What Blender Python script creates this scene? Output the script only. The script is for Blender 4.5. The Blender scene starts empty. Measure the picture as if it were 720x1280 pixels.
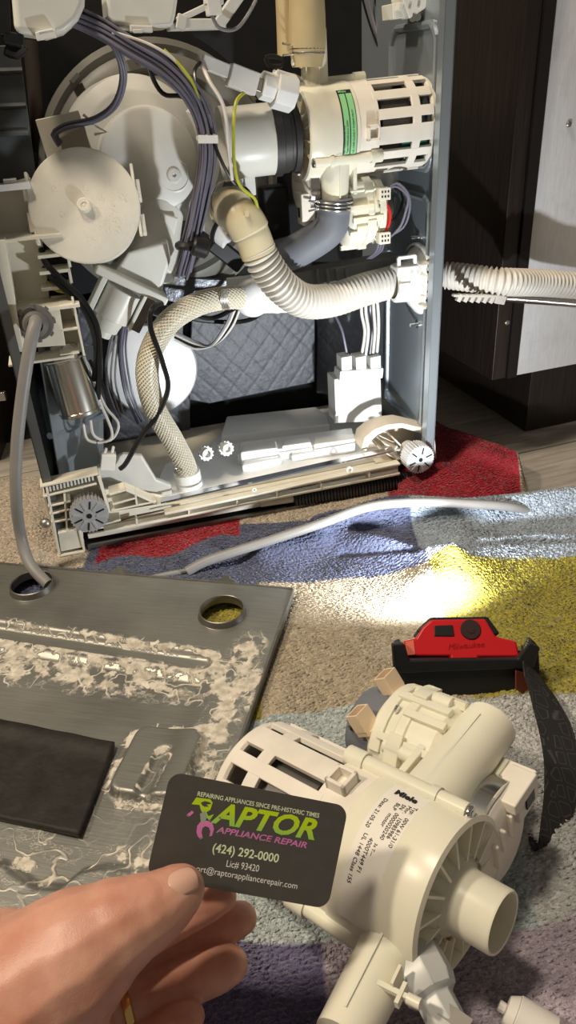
import bpy, bmesh, math, random
from mathutils import Vector, Matrix, Euler, noise

# ------------------------------------------------------------------ camera, world, light, exposure
SC = bpy.context.scene
C = SC.collection
FPX, CAM_H = 931.0, 0.48                       # focal length in pixels of the 720 x 1280 frame, camera height
RC = Matrix(((0.99795174, 0.06397127, 0.0), (-0.03273384, 0.51064789, -0.85916659), (-0.05496197, 0.85740679, 0.51169598)))
cam_data = bpy.data.cameras.new('camera'); cam = bpy.data.objects.new('camera', cam_data); C.objects.link(cam)
cam_data.sensor_fit = 'VERTICAL'; cam_data.sensor_height = 36.0; cam_data.lens = FPX / 1280.0 * 36.0
cam_data.clip_start = 0.01
cam.matrix_world = Matrix.Translation((0, 0, CAM_H)) @ RC.to_4x4()
SC.camera = cam
SC.view_settings.view_transform = 'Standard'; SC.view_settings.look = 'None'
SC.view_settings.gamma = 1.0; SC.view_settings.use_curve_mapping = False
SC.view_settings.exposure = 0.12

world = bpy.data.worlds.new('room_ambience'); SC.world = world; world.use_nodes = True
world.node_tree.nodes['Background'].inputs[0].default_value = (1.0, 0.88, 0.74, 1)
world.node_tree.nodes['Background'].inputs[1].default_value = 0.13

def area_light(name, loc, target, size, power, color, size_y=None):
    l = bpy.data.lights.new(name, 'AREA'); o = bpy.data.objects.new(name, l); C.objects.link(o)
    l.energy = power; l.color = color; l.size = size
    if size_y: l.shape = 'RECTANGLE'; l.size_y = size_y
    o.location = loc; o.rotation_euler = (Vector(target) - Vector(loc)).to_track_quat('-Z', 'Y').to_euler()
    return o
# the kitchen's warm ceiling lamp, up behind the left shoulder
area_light('ceiling_lamp_light', (-0.55, 0.35, 2.2), (0.0, 0.45, 0.0), 0.22, 22.0, (1.0, 0.86, 0.68))
# a second ceiling spot further to the left
area_light('second_ceiling_lamp_light', (-1.45, 0.05, 1.95), (0.0, 0.45, 0.0), 0.16, 24.0, (1.0, 0.84, 0.64))
# the headlamp's beam
LAMP_POS = Vector((0.145, 0.545, 0.054))
sl = bpy.data.lights.new('headlamp_beam', 'SPOT'); so = bpy.data.objects.new('headlamp_beam', sl); C.objects.link(so)
sl.energy = 4.5; sl.color = (0.93, 0.97, 1.0); sl.spot_size = math.radians(165); sl.spot_blend = 0.6; sl.shadow_soft_size = 0.010
so.location = LAMP_POS
so.rotation_euler = Vector((-0.18, 1.0, 0.30)).to_track_quat('-Z', 'Y').to_euler()
# the same lamp's narrower spot emitter
sl2 = bpy.data.lights.new('headlamp_spot', 'SPOT'); so2 = bpy.data.objects.new('headlamp_spot', sl2); C.objects.link(so2)
sl2.energy = 5.5; sl2.color = (0.93, 0.97, 1.0); sl2.spot_size = math.radians(85); sl2.spot_blend = 1.0; sl2.shadow_soft_size = 0.008
so2.location = LAMP_POS + Vector((0.006, 0.002, 0.004))
so2.rotation_euler = Vector((-0.22, 1.0, 0.36)).to_track_quat('-Z', 'Y').to_euler()

# ------------------------------------------------------------------ measuring helpers
CAMP = Vector((0, 0, CAM_H))
def ray(px, py): return RC @ Vector((px - 360.0, 640.0 - py, -FPX))
def at_z(px, py, z):
    v = ray(px, py); return CAMP + v * ((z - CAM_H) / v.z)
def at_d(px, py, d): return CAMP + ray(px, py) * (d / FPX)
MO = at_z(75, 690, 0.01); _e = at_z(541, 598, 0.01) - MO; MW = _e.length
MU = _e.normalized(); MN = Vector((-MU.y, MU.x, 0)); MANG = math.atan2(MU.y, MU.x)
def mf(px, py, d):
    """point of the dishwasher's own frame (x right, y into the machine, z up) seen at a pixel, d metres behind its front"""
    v = ray(px, py); t = ((MO - CAMP).dot(MN) + d) / v.dot(MN); p = CAMP + v * t - MO
    return Vector((p.dot(MU), d, p.z))
def ms(px, py, d): return (mf(px + 1, py, d) - mf(px, py, d)).length

# ------------------------------------------------------------------ mesh builder
def frame(axis, up=None):
    a = Vector(axis).normalized()
    u = Vector(up) if up is not None else (Vector((0, 0, 1)) if abs(a.z) < 0.9 else Vector((0, 1, 0)))
    x = u.cross(a)
    if x.length < 1e-6: x = Vector((1, 0, 0)).cross(a)
    x.normalize(); y = a.cross(x)
    return x, y, a
def spline(pts, step=0.004, closed=False):
    """Catmull-Rom curve resampled evenly"""
    P = [Vector(p) for p in pts]
    if len(P) == 2 and not closed: dense = [P[0].lerp(P[1], i / 20) for i in range(21)]
    else:
        dense = []; n = len(P)
        for i in range(n if closed else n - 1):
            g = (lambda k: P[k % n]) if closed else (lambda k: P[min(max(k, 0), n - 1)])
            p0, p1, p2, p3 = g(i - 1), g(i), g(i + 1), g(i + 2)
            for k in range(14):
                t = k / 14
                dense.append(0.5 * ((2 * p1) + (p2 - p0) * t + (2 * p0 - 5 * p1 + 4 * p2 - p3) * t * t + (3 * p1 - p0 - 3 * p2 + p3) * t ** 3))
        dense.append((P[0] if closed else P[-1]).copy())
    L = [0.0]
    for a, b in zip(dense, dense[1:]): L.append(L[-1] + (b - a).length)
    m = max(2, int(L[-1] / step)); out = []; j = 0
    for i in range(m + 1):
        s = L[-1] * i / m
        while j < len(L) - 2 and L[j + 1] < s: j += 1
        d = L[j + 1] - L[j]; out.append(dense[j].lerp(dense[j + 1], 0 if d < 1e-9 else (s - L[j]) / d))
    return out
def path_frames(P):
    T = []
    for i in range(len(P)):
        T.append((P[min(i + 1, len(P) - 1)] - P[max(i - 1, 0)]).normalized())
    x, y, _ = frame(T[0]); X = [x]
    for i in range(1, len(P)):
        x = X[-1] - T[i] * X[-1].dot(T[i]); X.append(x.normalized())
    return [(X[i], T[i].cross(X[i]), T[i]) for i in range(len(P))]

class B:
    def __init__(s): s.v = []; s.f = []; s.m = []; s.cur = 0
    def add(s, vs, fs, M=None):
        o = len(s.v)
        s.v += [tuple(M @ Vector(p)) if M is not None else tuple(p) for p in vs]
        s.f += [tuple(i + o for i in f) for f in fs]; s.m += [s.cur] * len(fs)
        return s
    def mat(s, i): s.cur = i; return s
    def box(s, c, size, M=None, axes=None):
        c = Vector(c); h = [q / 2 for q in size]
        ax = axes or (Vector((1, 0, 0)), Vector((0, 1, 0)), Vector((0, 0, 1)))
        vs = [c + ax[0] * (h[0] * i) + ax[1] * (h[1] * j) + ax[2] * (h[2] * k) for k in (-1, 1) for j in (-1, 1) for i in (-1, 1)]
        fs = [(0, 2, 3, 1), (4, 5, 7, 6), (0, 1, 5, 4), (2, 6, 7, 3), (0, 4, 6, 2), (1, 3, 7, 5)]
        return s.add(vs, fs, M)
    def hexa(s, bot, top, M=None):
        return s.add(list(bot) + list(top), [(3, 2, 1, 0), (4, 5, 6, 7), (0, 1, 5, 4), (1, 2, 6, 5), (2, 3, 7, 6), (3, 0, 4, 7)], M)
    def lathe(s, base, axis, prof, n=32, up=None, M=None, closed=False, arc=None):
        """prof: (radius, height) pairs; ends at radius 0 are closed to a point"""
        x, y, a = frame(axis, up); base = Vector(base); vs = []; fs = []; rows = []
        full = arc is None
        a0, a1 = (0, 2 * math.pi) if full else arc
        k = n if full else n + 1
        for r, h in prof:
            if abs(r) < 1e-7: rows.append([len(vs)]); vs.append(base + a * h)
            else:
                rows.append(list(range(len(vs), len(vs) + k)))
                for i in range(k):
                    t = a0 + (a1 - a0) * i / n; vs.append(base + a * h + (x * math.cos(t) + y * math.sin(t)) * r)
        seq = list(zip(rows, rows[1:])) + ([(rows[-1], rows[0])] if closed else [])
        for A, Bq in seq:
            for i in range(n):
                j = (i + 1) % k if full else i + 1
                if len(A) == 1 and len(Bq) == 1: continue
                if len(A) == 1: fs.append((A[0], Bq[j], Bq[i]))
                elif len(Bq) == 1: fs.append((A[i], A[j], Bq[0]))
                else: fs.append((A[i], A[j], Bq[j], Bq[i]))
        return s.add(vs, fs, M)
    def cyl(s, p0, p1, r0, r1=None, n=20, M=None, ch=0.0):
        p0 = Vector(p0); p1 = Vector(p1); d = p1 - p0; L = d.length; r1 = r0 if r1 is None else r1
        if ch: prof = [(0, 0), (r0 - ch, 0), (r0, ch), (r1, L - ch), (r1 - ch, L), (0, L)]
        else: prof = [(0, 0), (r0, 0), (r1, L), (0, L)]
        return s.lathe(p0, d, prof, n, M=M)
    def pipe(s, p0, p1, r, ri, n=24, M=None, r1=None):
        p0 = Vector(p0); p1 = Vector(p1); L = (p1 - p0).length; r1 = r if r1 is None else r1; ri1 = ri + (r1 - r)
        return s.lathe(p0, p1 - p0, [(ri, 0), (r, 0), (r1, L), (ri1, L)], n, M=M, closed=True)
    def tube(s, pts, r, n=8, step=0.004, M=None, caps=True, closed=False, smooth=True, flat=None):
        """swept tube; r is a number or a function of (0..1, arc length)"""
        P = spline(pts, step, closed) if smooth else [Vector(p) for p in pts]
        F = path_frames(P); vs = []; fs = []; m = len(P); acc = 0.0
        for i in range(m):
            if i: acc += (P[i] - P[i - 1]).length
            rr = r(i / (m - 1), acc) if callable(r) else r
            x, y, t = F[i]
            for k in range(n):
                a = 2 * math.pi * k / n
                vs.append(P[i] + x * (rr * math.cos(a)) + y * (rr * math.sin(a) * (flat or 1)))
        for i in range(m - 1):
            for k in range(n):
                j = (k + 1) % n; fs.append((i * n + k, i * n + j, (i + 1) * n + j, (i + 1) * n + k))
        if caps and not closed: fs += [tuple(range(n - 1, -1, -1)), tuple((m - 1) * n + k for k in range(n))]
        return s.add(vs, fs, M)
    def sphere(s, c, r, n=16, M=None, sc=(1, 1, 1)):
        pr = [(r * math.sin(math.pi * i / (n // 2)), -r * math.cos(math.pi * i / (n // 2))) for i in range(n // 2 + 1)]
        pr[0] = (0, -r); pr[-1] = (0, r)
        T = Matrix.Translation(Vector(c)) @ Matrix.Diagonal((*sc, 1))
        return s.lathe((0, 0, 0), (0, 0, 1), pr, n, M=(M @ T) if M is not None else T)
    def prism(s, poly, z0, z1, M=None):
        """extrude a 2D polygon along local z"""
        n = len(poly); vs = [(x, y, z0) for x, y in poly] + [(x, y, z1) for x, y in poly]
        fs = [tuple(range(n - 1, -1, -1)), tuple(range(n, 2 * n))] + [(i, (i + 1) % n, n + (i + 1) % n, n + i) for i in range(n)]
        return s.add(vs, fs, M)
    def arcbox(s, x0, x1, p0, p1, r0, r1, n=4, M=None):
        """curved bar round the local X axis, angles p measured from Z towards Y"""
        vs = []; fs = []
        for i in range(n + 1):
            p = p0 + (p1 - p0) * i / n
            for x, r in ((x0, r0), (x1, r0), (x1, r1), (x0, r1)): vs.append((x, r * math.sin(p), r * math.cos(p)))
        for i in range(n):
            for k in range(4): fs.append((i * 4 + k, i * 4 + (k + 1) % 4, i * 4 + 4 + (k + 1) % 4, i * 4 + 4 + k))
        fs += [(3, 2, 1, 0), (n * 4, n * 4 + 1, n * 4 + 2, n * 4 + 3)]
        return s.add(vs, fs, M)
    def build(s, name, mat, parent=None, bevel=0.0, ang=35, seg=2, flat=False, sub=0):
        me = bpy.data.meshes.new(name); me.from_pydata(s.v, [], s.f)
        bm = bmesh.new(); bm.from_mesh(me); bmesh.ops.recalc_face_normals(bm, faces=bm.faces); bm.to_mesh(me); bm.free()
        ms_ = mat if isinstance(mat, (list, tuple)) else [mat]
        for q in ms_: me.materials.append(q)
        if len(ms_) > 1:
            for p, i in zip(me.polygons, s.m): p.material_index = i
        if not flat:
            me.polygons.foreach_set('use_smooth', [True] * len(me.polygons)); me.set_sharp_from_angle(angle=math.radians(ang))
        o = bpy.data.objects.new(name, me); C.objects.link(o)
        if parent is not None: o.parent = parent
        if bevel:
            b = o.modifiers.new('bevel', 'BEVEL'); b.width = bevel; b.segments = seg; b.limit_method = 'ANGLE'; b.angle_limit = math.radians(40); b.harden_normals = True
        if sub:
            b = o.modifiers.new('subd', 'SUBSURF'); b.levels = sub; b.render_levels = sub
        return o
def empty(name, loc=(0, 0, 0), rz=0.0, parent=None):
    o = bpy.data.objects.new(name, None); C.objects.link(o); o.location = loc; o.rotation_euler = (0, 0, rz); o.empty_display_size = 0.02
    if parent is not None: o.parent = parent
    return o
def tag(o, label=None, cat=None, group=None, kind=None):
    if label: o['label'] = label
    if cat: o['category'] = cat
    if group: o['group'] = group
    if kind: o['kind'] = kind
    return o
def rrect(w, h, r, n=5, cx=0.0, cy=0.0):
    out = []
    for sx, sy, a0 in ((1, 1, 0), (-1, 1, 90), (-1, -1, 180), (1, -1, 270)):
        for i in range(n + 1):
            a = math.radians(a0 + 90 * i / n)
            out.append((cx + sx * (w / 2 - r) + r * math.cos(a), cy + sy * (h / 2 - r) + r * math.sin(a)))
    return out
def text_mesh(name, txt, size, mat, parent, M, bold=0.0, align='LEFT', shear=0.0, ext=0.00002, space=1.0, sx=1.0):
    cu = bpy.data.curves.new('txt', 'FONT'); cu.body = txt; cu.size = size; cu.offset = bold; cu.align_x = align
    cu.shear = shear; cu.extrude = ext; cu.resolution_u = 3; cu.space_character = space
    to = bpy.data.objects.new('txt', cu); C.objects.link(to)
    dg = bpy.context.evaluated_depsgraph_get(); me = bpy.data.meshes.new_from_object(to.evaluated_get(dg))
    bpy.data.objects.remove(to); bpy.data.curves.remove(cu)
    me.transform(M @ Matrix.Diagonal((sx, 1, 1, 1))); me.name = name; me.materials.clear(); me.materials.append(mat)
    o = bpy.data.objects.new(name, me); C.objects.link(o)
    if parent is not None: o.parent = parent
    return o

# ------------------------------------------------------------------ materials
MATS = {}
def mat(name, col, rough=0.5, metal=0.0, var=0.06, scale=40.0, bump=0.0, bscale=200.0, trans=0.0, sss=0.0, spec=0.5, dirt=None, dscale=12.0, damt=0.5, aniso=None, coat=0.0, alpha=1.0, ior=1.45):
    m = bpy.data.materials.new(name); m.use_nodes = True; nt = m.node_tree; N = nt.nodes; L = nt.links
    bs = N['Principled BSDF']; bs.inputs['Roughness'].default_value = rough; bs.inputs['Metallic'].default_value = metal
    bs.inputs['Specular IOR Level'].default_value = spec; bs.inputs['IOR'].default_value = ior
    if trans: bs.inputs['Transmission Weight'].default_value = trans
    if coat: bs.inputs['Coat Weight'].default_value = coat
    if sss:
        bs.inputs['Subsurface Weight'].default_value = sss; bs.inputs['Subsurface Radius'].default_value = (0.006, 0.003, 0.0015); bs.inputs['Subsurface Scale'].default_value = 1.0
    if alpha < 1: bs.inputs['Alpha'].default_value = alpha
    tc = N.new('ShaderNodeTexCoord'); mp = N.new('ShaderNodeMapping'); L.new(tc.outputs['Object'], mp.inputs[0])
    if aniso: mp.inputs['Scale'].default_value = aniso
    nz = N.new('ShaderNodeTexNoise'); nz.inputs['Scale'].default_value = scale; nz.inputs['Detail'].default_value = 4; L.new(mp.outputs[0], nz.inputs['Vector'])
    rp = N.new('ShaderNodeValToRGB'); c = Vector(col[:3])
    rp.color_ramp.elements[0].position = 0.3; rp.color_ramp.elements[1].position = 0.7
    rp.color_ramp.elements[0].color = (*[max(0, q * (1 - var)) for q in c], 1); rp.color_ramp.elements[1].color = (*[min(1, q * (1 + var)) for q in c], 1)
    L.new(nz.outputs['Fac'], rp.inputs[0]); out = rp.outputs[0]
    if dirt:
        n2 = N.new('ShaderNodeTexNoise'); n2.inputs['Scale'].default_value = dscale; n2.inputs['Detail'].default_value = 8; n2.inputs['Roughness'].default_value = 0.7; L.new(tc.outputs['Object'], n2.inputs['Vector'])
        r2 = N.new('ShaderNodeValToRGB'); r2.color_ramp.elements[0].position = 0.52; r2.color_ramp.elements[1].position = 0.72
        r2.color_ramp.elements[1].color = (damt, damt, damt, 1); L.new(n2.outputs['Fac'], r2.inputs[0])
        mx = N.new('ShaderNodeMix'); mx.data_type = 'RGBA'; L.new(r2.outputs[0], mx.inputs[0]); L.new(out, mx.inputs[6]); mx.inputs[7].default_value = (*dirt, 1); out = mx.outputs[2]
    L.new(out, bs.inputs['Base Color'])
    if bump:
        nb = N.new('ShaderNodeTexNoise'); nb.inputs['Scale'].default_value = bscale; nb.inputs['Detail'].default_value = 5; L.new(mp.outputs[0], nb.inputs['Vector'])
        bp = N.new('ShaderNodeBump'); bp.inputs['Strength'].default_value = bump; bp.inputs['Distance'].default_value = 0.001; L.new(nb.outputs['Fac'], bp.inputs['Height']); L.new(bp.outputs[0], bs.inputs['Normal'])
    MATS[name] = m
    return m
cream = mat('cream_plastic', (0.77, 0.73, 0.61), 0.42, sss=0.0, bump=0.05, dirt=(0.55, 0.46, 0.31), damt=0.25)
ivory = mat('ivory_plastic', (0.81, 0.78, 0.64), 0.30, sss=0.15, bump=0.02, scale=15)
beige_motor = mat('beige_motor_plastic', (0.82, 0.77, 0.68), 0.45, bump=0.06, dirt=(0.66, 0.57, 0.45), damt=0.25, dscale=30)
bone = mat('bone_plastic', (0.74, 0.74, 0.68), 0.35, bump=0.03, scale=20)
pebbled = mat('pebbled_cream_plastic', (0.82, 0.79, 0.69), 0.6, bump=0.35, bscale=900)
white_pl = mat('white_plastic', (0.82, 0.82, 0.79), 0.35, bump=0.02)
grey_light = mat('pale_grey_plastic', (0.68, 0.675, 0.63), 0.38, bump=0.03)
grey_ring = mat('grey_moulded_ring', (0.17, 0.165, 0.145), 0.45, bump=0.1, dirt=(0.2, 0.18, 0.14), damt=0.5)  # grey darkened to carry the shadow the ring lies in
clear_pl = mat('translucent_plastic', (0.92, 0.93, 0.92), 0.25, trans=0.05, sss=0.0, var=0.03, bump=0.02)
foot_grey = mat('grey_foot_plastic', (0.36, 0.36, 0.36), 0.45, bump=0.04)
steel_bl = mat('blue_grey_painted_steel', (0.36, 0.41, 0.45), 0.30, metal=0.6, var=0.05, bump=0.03, scale=8)
steel_dk = mat('dark_galvanised_steel', (0.13, 0.14, 0.145), 0.45, metal=0.6, var=0.25, scale=10, bump=0.06)
chrome = mat('bright_steel', (0.72, 0.72, 0.70), 0.18, metal=1.0, var=0.05)
can_metal = mat('aluminium_can', (0.74, 0.72, 0.66), 0.22, metal=1.0, var=0.04, aniso=(1, 1, 0.05))
zinc = mat('dull_zinc', (0.42, 0.40, 0.36), 0.4, metal=0.9, var=0.15)
black_pl = mat('black_plastic', (0.012, 0.012, 0.013), 0.4, var=0.2, bump=0.05)
black_wire = mat('black_wire', (0.010, 0.010, 0.011), 0.28, var=0.2)
void_mat = mat('black_void_shade', (0.006, 0.006, 0.007), 0.8, var=0.3, bump=0.2)  # near-black stands in for the darkness of the void, holes and slots
rubber_gr = mat('grey_rubber', (0.155, 0.165, 0.19), 0.6, bump=0.15, bscale=400)
rubber_bk = mat('dark_rubber', (0.035, 0.033, 0.032), 0.5, bump=0.1)
tan_hose = mat('tan_rubber', (0.50, 0.40, 0.22), 0.5, bump=0.05, sss=0.0)
amber_elbow = mat('amber_elbow_plastic', (0.60, 0.53, 0.35), 0.35, sss=0.1)
corr_mat = mat('grey_corrugated_plastic', (0.62, 0.59, 0.53), 0.45, bump=0.03)
wire_vio = mat('violet_grey_wire', (0.155, 0.15, 0.20), 0.38, var=0.12)
wire_gr = mat('grey_wire', (0.26, 0.26, 0.27), 0.4)
wire_wh = mat('white_wire', (0.74, 0.71, 0.66), 0.4)
wire_yg = mat('yellow_green_wire', (0.50, 0.52, 0.05), 0.4, var=0.25)
wire_rd = mat('red_wire', (0.62, 0.03, 0.02), 0.35)
cord_gr = mat('grey_cable_sheath', (0.24, 0.23, 0.22), 0.45, bump=0.05)
braid_cl = mat('clear_hose_core', (0.52, 0.47, 0.34), 0.3, var=0.05)
braid_th = mat('pale_braid_thread', (0.78, 0.74, 0.62), 0.35)
disc_wh = mat('white_coated_disc', (0.80, 0.82, 0.84), 0.35, metal=0.2, var=0.02)
pcb = mat('green_circuit_board', (0.01, 0.10, 0.06), 0.4)
stator = mat('motor_lamination', (0.20, 0.19, 0.18), 0.4, metal=0.8, var=0.2)
paper_wh = mat('white_label_paper', (0.83, 0.79, 0.72), 0.55, var=0.01)
paper_gn = mat('green_label_paper', (0.28, 0.66, 0.30), 0.5, var=0.03)
ink = mat('black_ink', (0.012, 0.012, 0.012), 0.5)
brown_plate = mat('brown_reflection_plate', (0.19, 0.12, 0.085), 0.4, var=0.25, scale=25, bump=0.1, dirt=(0.30, 0.24, 0.18), damt=0.5)  # brown and its blotches stand in for a reflection in the metal
# ------------------------------------------------------------------ the setting: floor, walls, cabinets
def wood_mat(name, c0, c1, rough, scale=(6, 6, 0.6), wscale=14.0, bump=0.15):
    m = bpy.data.materials.new(name); m.use_nodes = True; nt = m.node_tree; N = nt.nodes; L = nt.links; bs = N['Principled BSDF']
    bs.inputs['Roughness'].default_value = rough
    tc = N.new('ShaderNodeTexCoord'); mp = N.new('ShaderNodeMapping'); mp.inputs['Scale'].default_value = scale; L.new(tc.outputs['Object'], mp.inputs[0])
    oi = N.new('ShaderNodeObjectInfo'); va = N.new('ShaderNodeVectorMath'); va.operation = 'ADD'; L.new(mp.outputs[0], va.inputs[0])
    ml = N.new('ShaderNodeMath'); ml.operation = 'MULTIPLY'; ml.inputs[1].default_value = 37.0; L.new(oi.outputs['Random'], ml.inputs[0]); L.new(ml.outputs[0], va.inputs[1])
    nz = N.new('ShaderNodeTexNoise'); nz.inputs['Scale'].default_value = wscale; nz.inputs['Detail'].default_value = 8; nz.inputs['Roughness'].default_value = 0.65; nz.inputs['Distortion'].default_value = 0.6
    L.new(va.outputs[0], nz.inputs['Vector'])
    rp = N.new('ShaderNodeValToRGB'); rp.color_ramp.elements[0].position = 0.32; rp.color_ramp.elements[1].position = 0.70
    rp.color_ramp.elements[0].color = (*c0, 1); rp.color_ramp.elements[1].color = (*c1, 1); L.new(nz.outputs['Fac'], rp.inputs[0]); L.new(rp.outputs[0], bs.inputs['Base Color'])
    bp = N.new('ShaderNodeBump'); bp.inputs['Strength'].default_value = bump; bp.inputs['Distance'].default_value = 0.001; L.new(nz.outputs['Fac'], bp.inputs['Height']); L.new(bp.outputs[0], bs.inputs['Normal'])
    return m
dark_wood = wood_mat('dark_brown_veneer', (0.010, 0.007, 0.006), (0.030, 0.021, 0.017), 0.38, (30, 30, 1.2), 8.0)
plank_wood = wood_mat('grey_beige_plank', (0.26, 0.235, 0.20), (0.48, 0.44, 0.38), 0.45, (1.2, 14, 14), 9.0)
subfloor = mat('dark_plank_joint', (0.05, 0.045, 0.04), 0.8, bump=0.2)
white_board = mat('white_melamine_board', (0.80, 0.80, 0.81), 0.5, var=0.05, scale=300, bump=0.25, bscale=500, dirt=(0.5, 0.48, 0.45), damt=0.35, dscale=18, aniso=(1, 1, 0.15))
wall_paint = mat('warm_grey_wall_paint', (0.33, 0.29, 0.25), 0.8, var=0.04, bump=0.1)

fl = B().box((0, 0.6, -0.011), (4.4, 4.4, 0.010)).build('floor', subfloor); tag(fl, 'grey beige wooden plank floor under the towel', None, kind='structure')
FA = math.radians(17)
fax = (Vector((math.cos(FA), math.sin(FA), 0)), Vector((-math.sin(FA), math.cos(FA), 0)))
pl_me = None
for r in range(-3, 10):
    for cidx in range(-1, 2):
        off = 0.31 * (r % 3)
        cx = 0.30 + cidx * 1.004 + off; cy = r * 0.1215
        p = fax[0] * cx + fax[1] * cy
        if not (-0.9 < p.x < 1.5 and -0.4 < p.y < 1.7): continue
        if pl_me is None:
            o = B().box((0, 0, -0.0035), (1.0, 0.119, 0.007)).build('floor_plank', plank_wood, fl, bevel=0.001); pl_me = o
        else:
            o = pl_me.copy(); C.objects.link(o); o.parent = fl
        o.location = (p.x, p.y, 0.0); o.rotation_euler = (0, 0, FA)
tag(B().box((0, 2.2, 1.1), (4.4, 0.04, 2.25)).build('wall_back', wall_paint), 'dim warm grey wall far behind the dishwasher', None, kind='structure')

# cabinet with its raw white side towards the camera and its dark door towards the dishwasher
cb = empty('kitchen_cabinet', (0.309, 0.959, 0), math.radians(17))
tag(cb, 'dark brown kitchen cabinet with raw white side panel right of the dishwasher', 'cabinet')
B().box((0.30, 0.30, 0.60), (0.57, 0.566, 1.0)).build('carcass', dark_wood, cb)
B().box((0.3065, 0.009, 0.60), (0.585, 0.016, 1.0)).build('side_panel', white_board, cb, bevel=0.0006)['label'] = 'raw white board side panel'
B().box((0.007, 0.006, 0.60), (0.014, 0.020, 1.0)).build('edge_strip', mat('black_edge_strip', (0.012, 0.010, 0.010), 0.45), cb)
B().box((-0.0115, 0.297, 0.60), (0.021, 0.595, 1.0)).build('door', dark_wood, cb, bevel=0.0008)
B().box((0.33, 0.318, 0.05), (0.55, 0.60, 0.099)).build('plinth', dark_wood, cb, bevel=0.001)
q = Matrix.Rotation(-math.radians(17), 4, 'Z')
for (px, py) in ((711, 155), (634, 403)):
    v = ray(px, py); n = Vector((math.sin(FA), -math.cos(FA), 0)); t = (Vector((0.309, 0.959, 0)) - CAMP).dot(n) / v.dot(n)
    l = q @ (CAMP + v * t - Vector((0.309, 0.959, 0)))
    B().cyl((l.x, 0.0015, l.z), (l.x, -0.002, l.z), 0.0035, n=14, ch=0.001).cyl((l.x, -0.0018, l.z), (l.x, -0.0024, l.z), 0.0016, n=8).build('screw', zinc, cb)
# dark cabinet side on the far left
lc = empty('kitchen_cabinet', (-0.42, 0.98, 0), math.radians(8))
tag(lc, 'dark brown cabinet side left of the dishwasher at the frame edge', 'cabinet')
B().box((-0.2, 0.25, 0.55), (0.4, 0.5, 0.9)).build('carcass', dark_wood, lc, bevel=0.001)
B().box((-0.19, 0.26, 0.05), (0.38, 0.46, 0.10)).build('plinth', dark_wood, lc)
B().box((-0.17, -0.004, 0.112), (0.42, 0.008, 0.012)).build('metal_rail', chrome, lc, bevel=0.001)

# ------------------------------------------------------------------ towel
def sm(a, b, x):
    t = min(1, max(0, (x - a) / (b - a))); return t * t * (3 - 2 * t)
def ridge(x, y, pts, w, h, wb=None):
    """height of a rounded fold running along a polyline (wb: width on the near side)"""
    best = 1e9; side = 1; end = 1.0
    for i, (a, b) in enumerate(zip(pts, pts[1:])):
        dx, dy = b[0] - a[0], b[1] - a[1]; L2 = dx * dx + dy * dy
        t = ((x - a[0]) * dx + (y - a[1]) * dy) / L2; tc = min(1, max(0, t))
        ex, ey = x - a[0] - tc * dx, y - a[1] - tc * dy; d = math.hypot(ex, ey)
        if d < best: best = d; side = dx * ey - dy * ex
    ww = (wb or w) if side < 0 else w
    return h * math.exp(-(best / ww) ** 2)
PA = Vector((-0.969, 0.245, 0)); PB = Vector((-0.245, -0.969, 0)); PO = Vector((-0.0005, 0.615, 0))
def g2(px, py, z=0.015): p = at_z(px, py, z); return (p.x, p.y)
FOLDS = [([g2(400, 668), g2(480, 645), g2(580, 645), g2(735, 632)], 0.026, 0.027, 0.014),
         ([g2(330, 690), g2(420, 672), g2(500, 695), g2(560, 710)], 0.016, 0.017, None),
         ([g2(550, 735), g2(610, 695), g2(680, 685), g2(760, 690)], 0.034, 0.017, 0.045),
         ([g2(120, 690), g2(220, 665), g2(330, 660)], 0.014, 0.010, None),
         ([g2(600, 960), g2(690, 1060), g2(740, 1200)], 0.030, 0.010, None),
         ([g2(250, 1180), g2(330, 1230), g2(420, 1300)], 0.022, 0.008, None),
         ([g2(430, 688), g2(520, 700), g2(600, 690), g2(735, 683)], 0.0055, -0.010, None),
         ([g2(380, 800), g2(460, 830), g2(480, 900)], 0.03, 0.004, None)]
def towel_h(x, y):
    n = noise.noise(Vector((x * 6, y * 6, 0.3))) * 0.009 + noise.noise(Vector((x * 15, y * 19, 2.3))) * 0.0045
    h = 0.012 + n
    for pts, w, hh, wb in FOLDS: h += ridge(x, y, pts, w, hh, wb)
    # pressed flat under the loose panel and under the machine
    d = Vector((x, y, 0)) - PO; a, b = d.dot(PA), d.dot(PB)
    k = sm(-0.025, 0.012, a) * sm(-0.02, 0.01, b) * (1 - sm(0.57, 0.60, b))
    h = h * (1 - k) + min(h, 0.0080) * k
    m = Vector((x, y, 0)) - Vector((MO.x, MO.y, 0)); mu, mn = m.dot(MU), m.dot(MN)
    k = sm(-0.075, -0.030, mn) * sm(-0.03, 0.0, mu) * (1 - sm(MW, MW + 0.03, mu))
    h = h * (1 - k) + min(h, 0.0050) * k
    # pressed under the pump and the headlamp
    for cx, cy, r in ((0.055, 0.275, 0.10), (0.143, 0.53, 0.07)):
        k = 1 - sm(r * 0.7, r * 1.25, math.hypot(x - cx, y - cy)); h = h * (1 - k) + 0.0100 * k
    return max(0.004, h)
TOW = {'tan': (0.54, 0.455, 0.325), 'yel': (0.42, 0.36, 0.045), 'navy': (0.10, 0.115, 0.20), 'blue': (0.42, 0.49, 0.58), 'lblue': (0.53, 0.60, 0.60),
       'grey': (0.62, 0.62, 0.60), 'purp': (0.155, 0.135, 0.25), 'mauve': (0.52, 0.44, 0.51), 'teal': (0.33, 0.39, 0.375), 'red': (0.36, 0.006, 0.020), 'cream': (0.60, 0.50, 0.38)}
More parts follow.
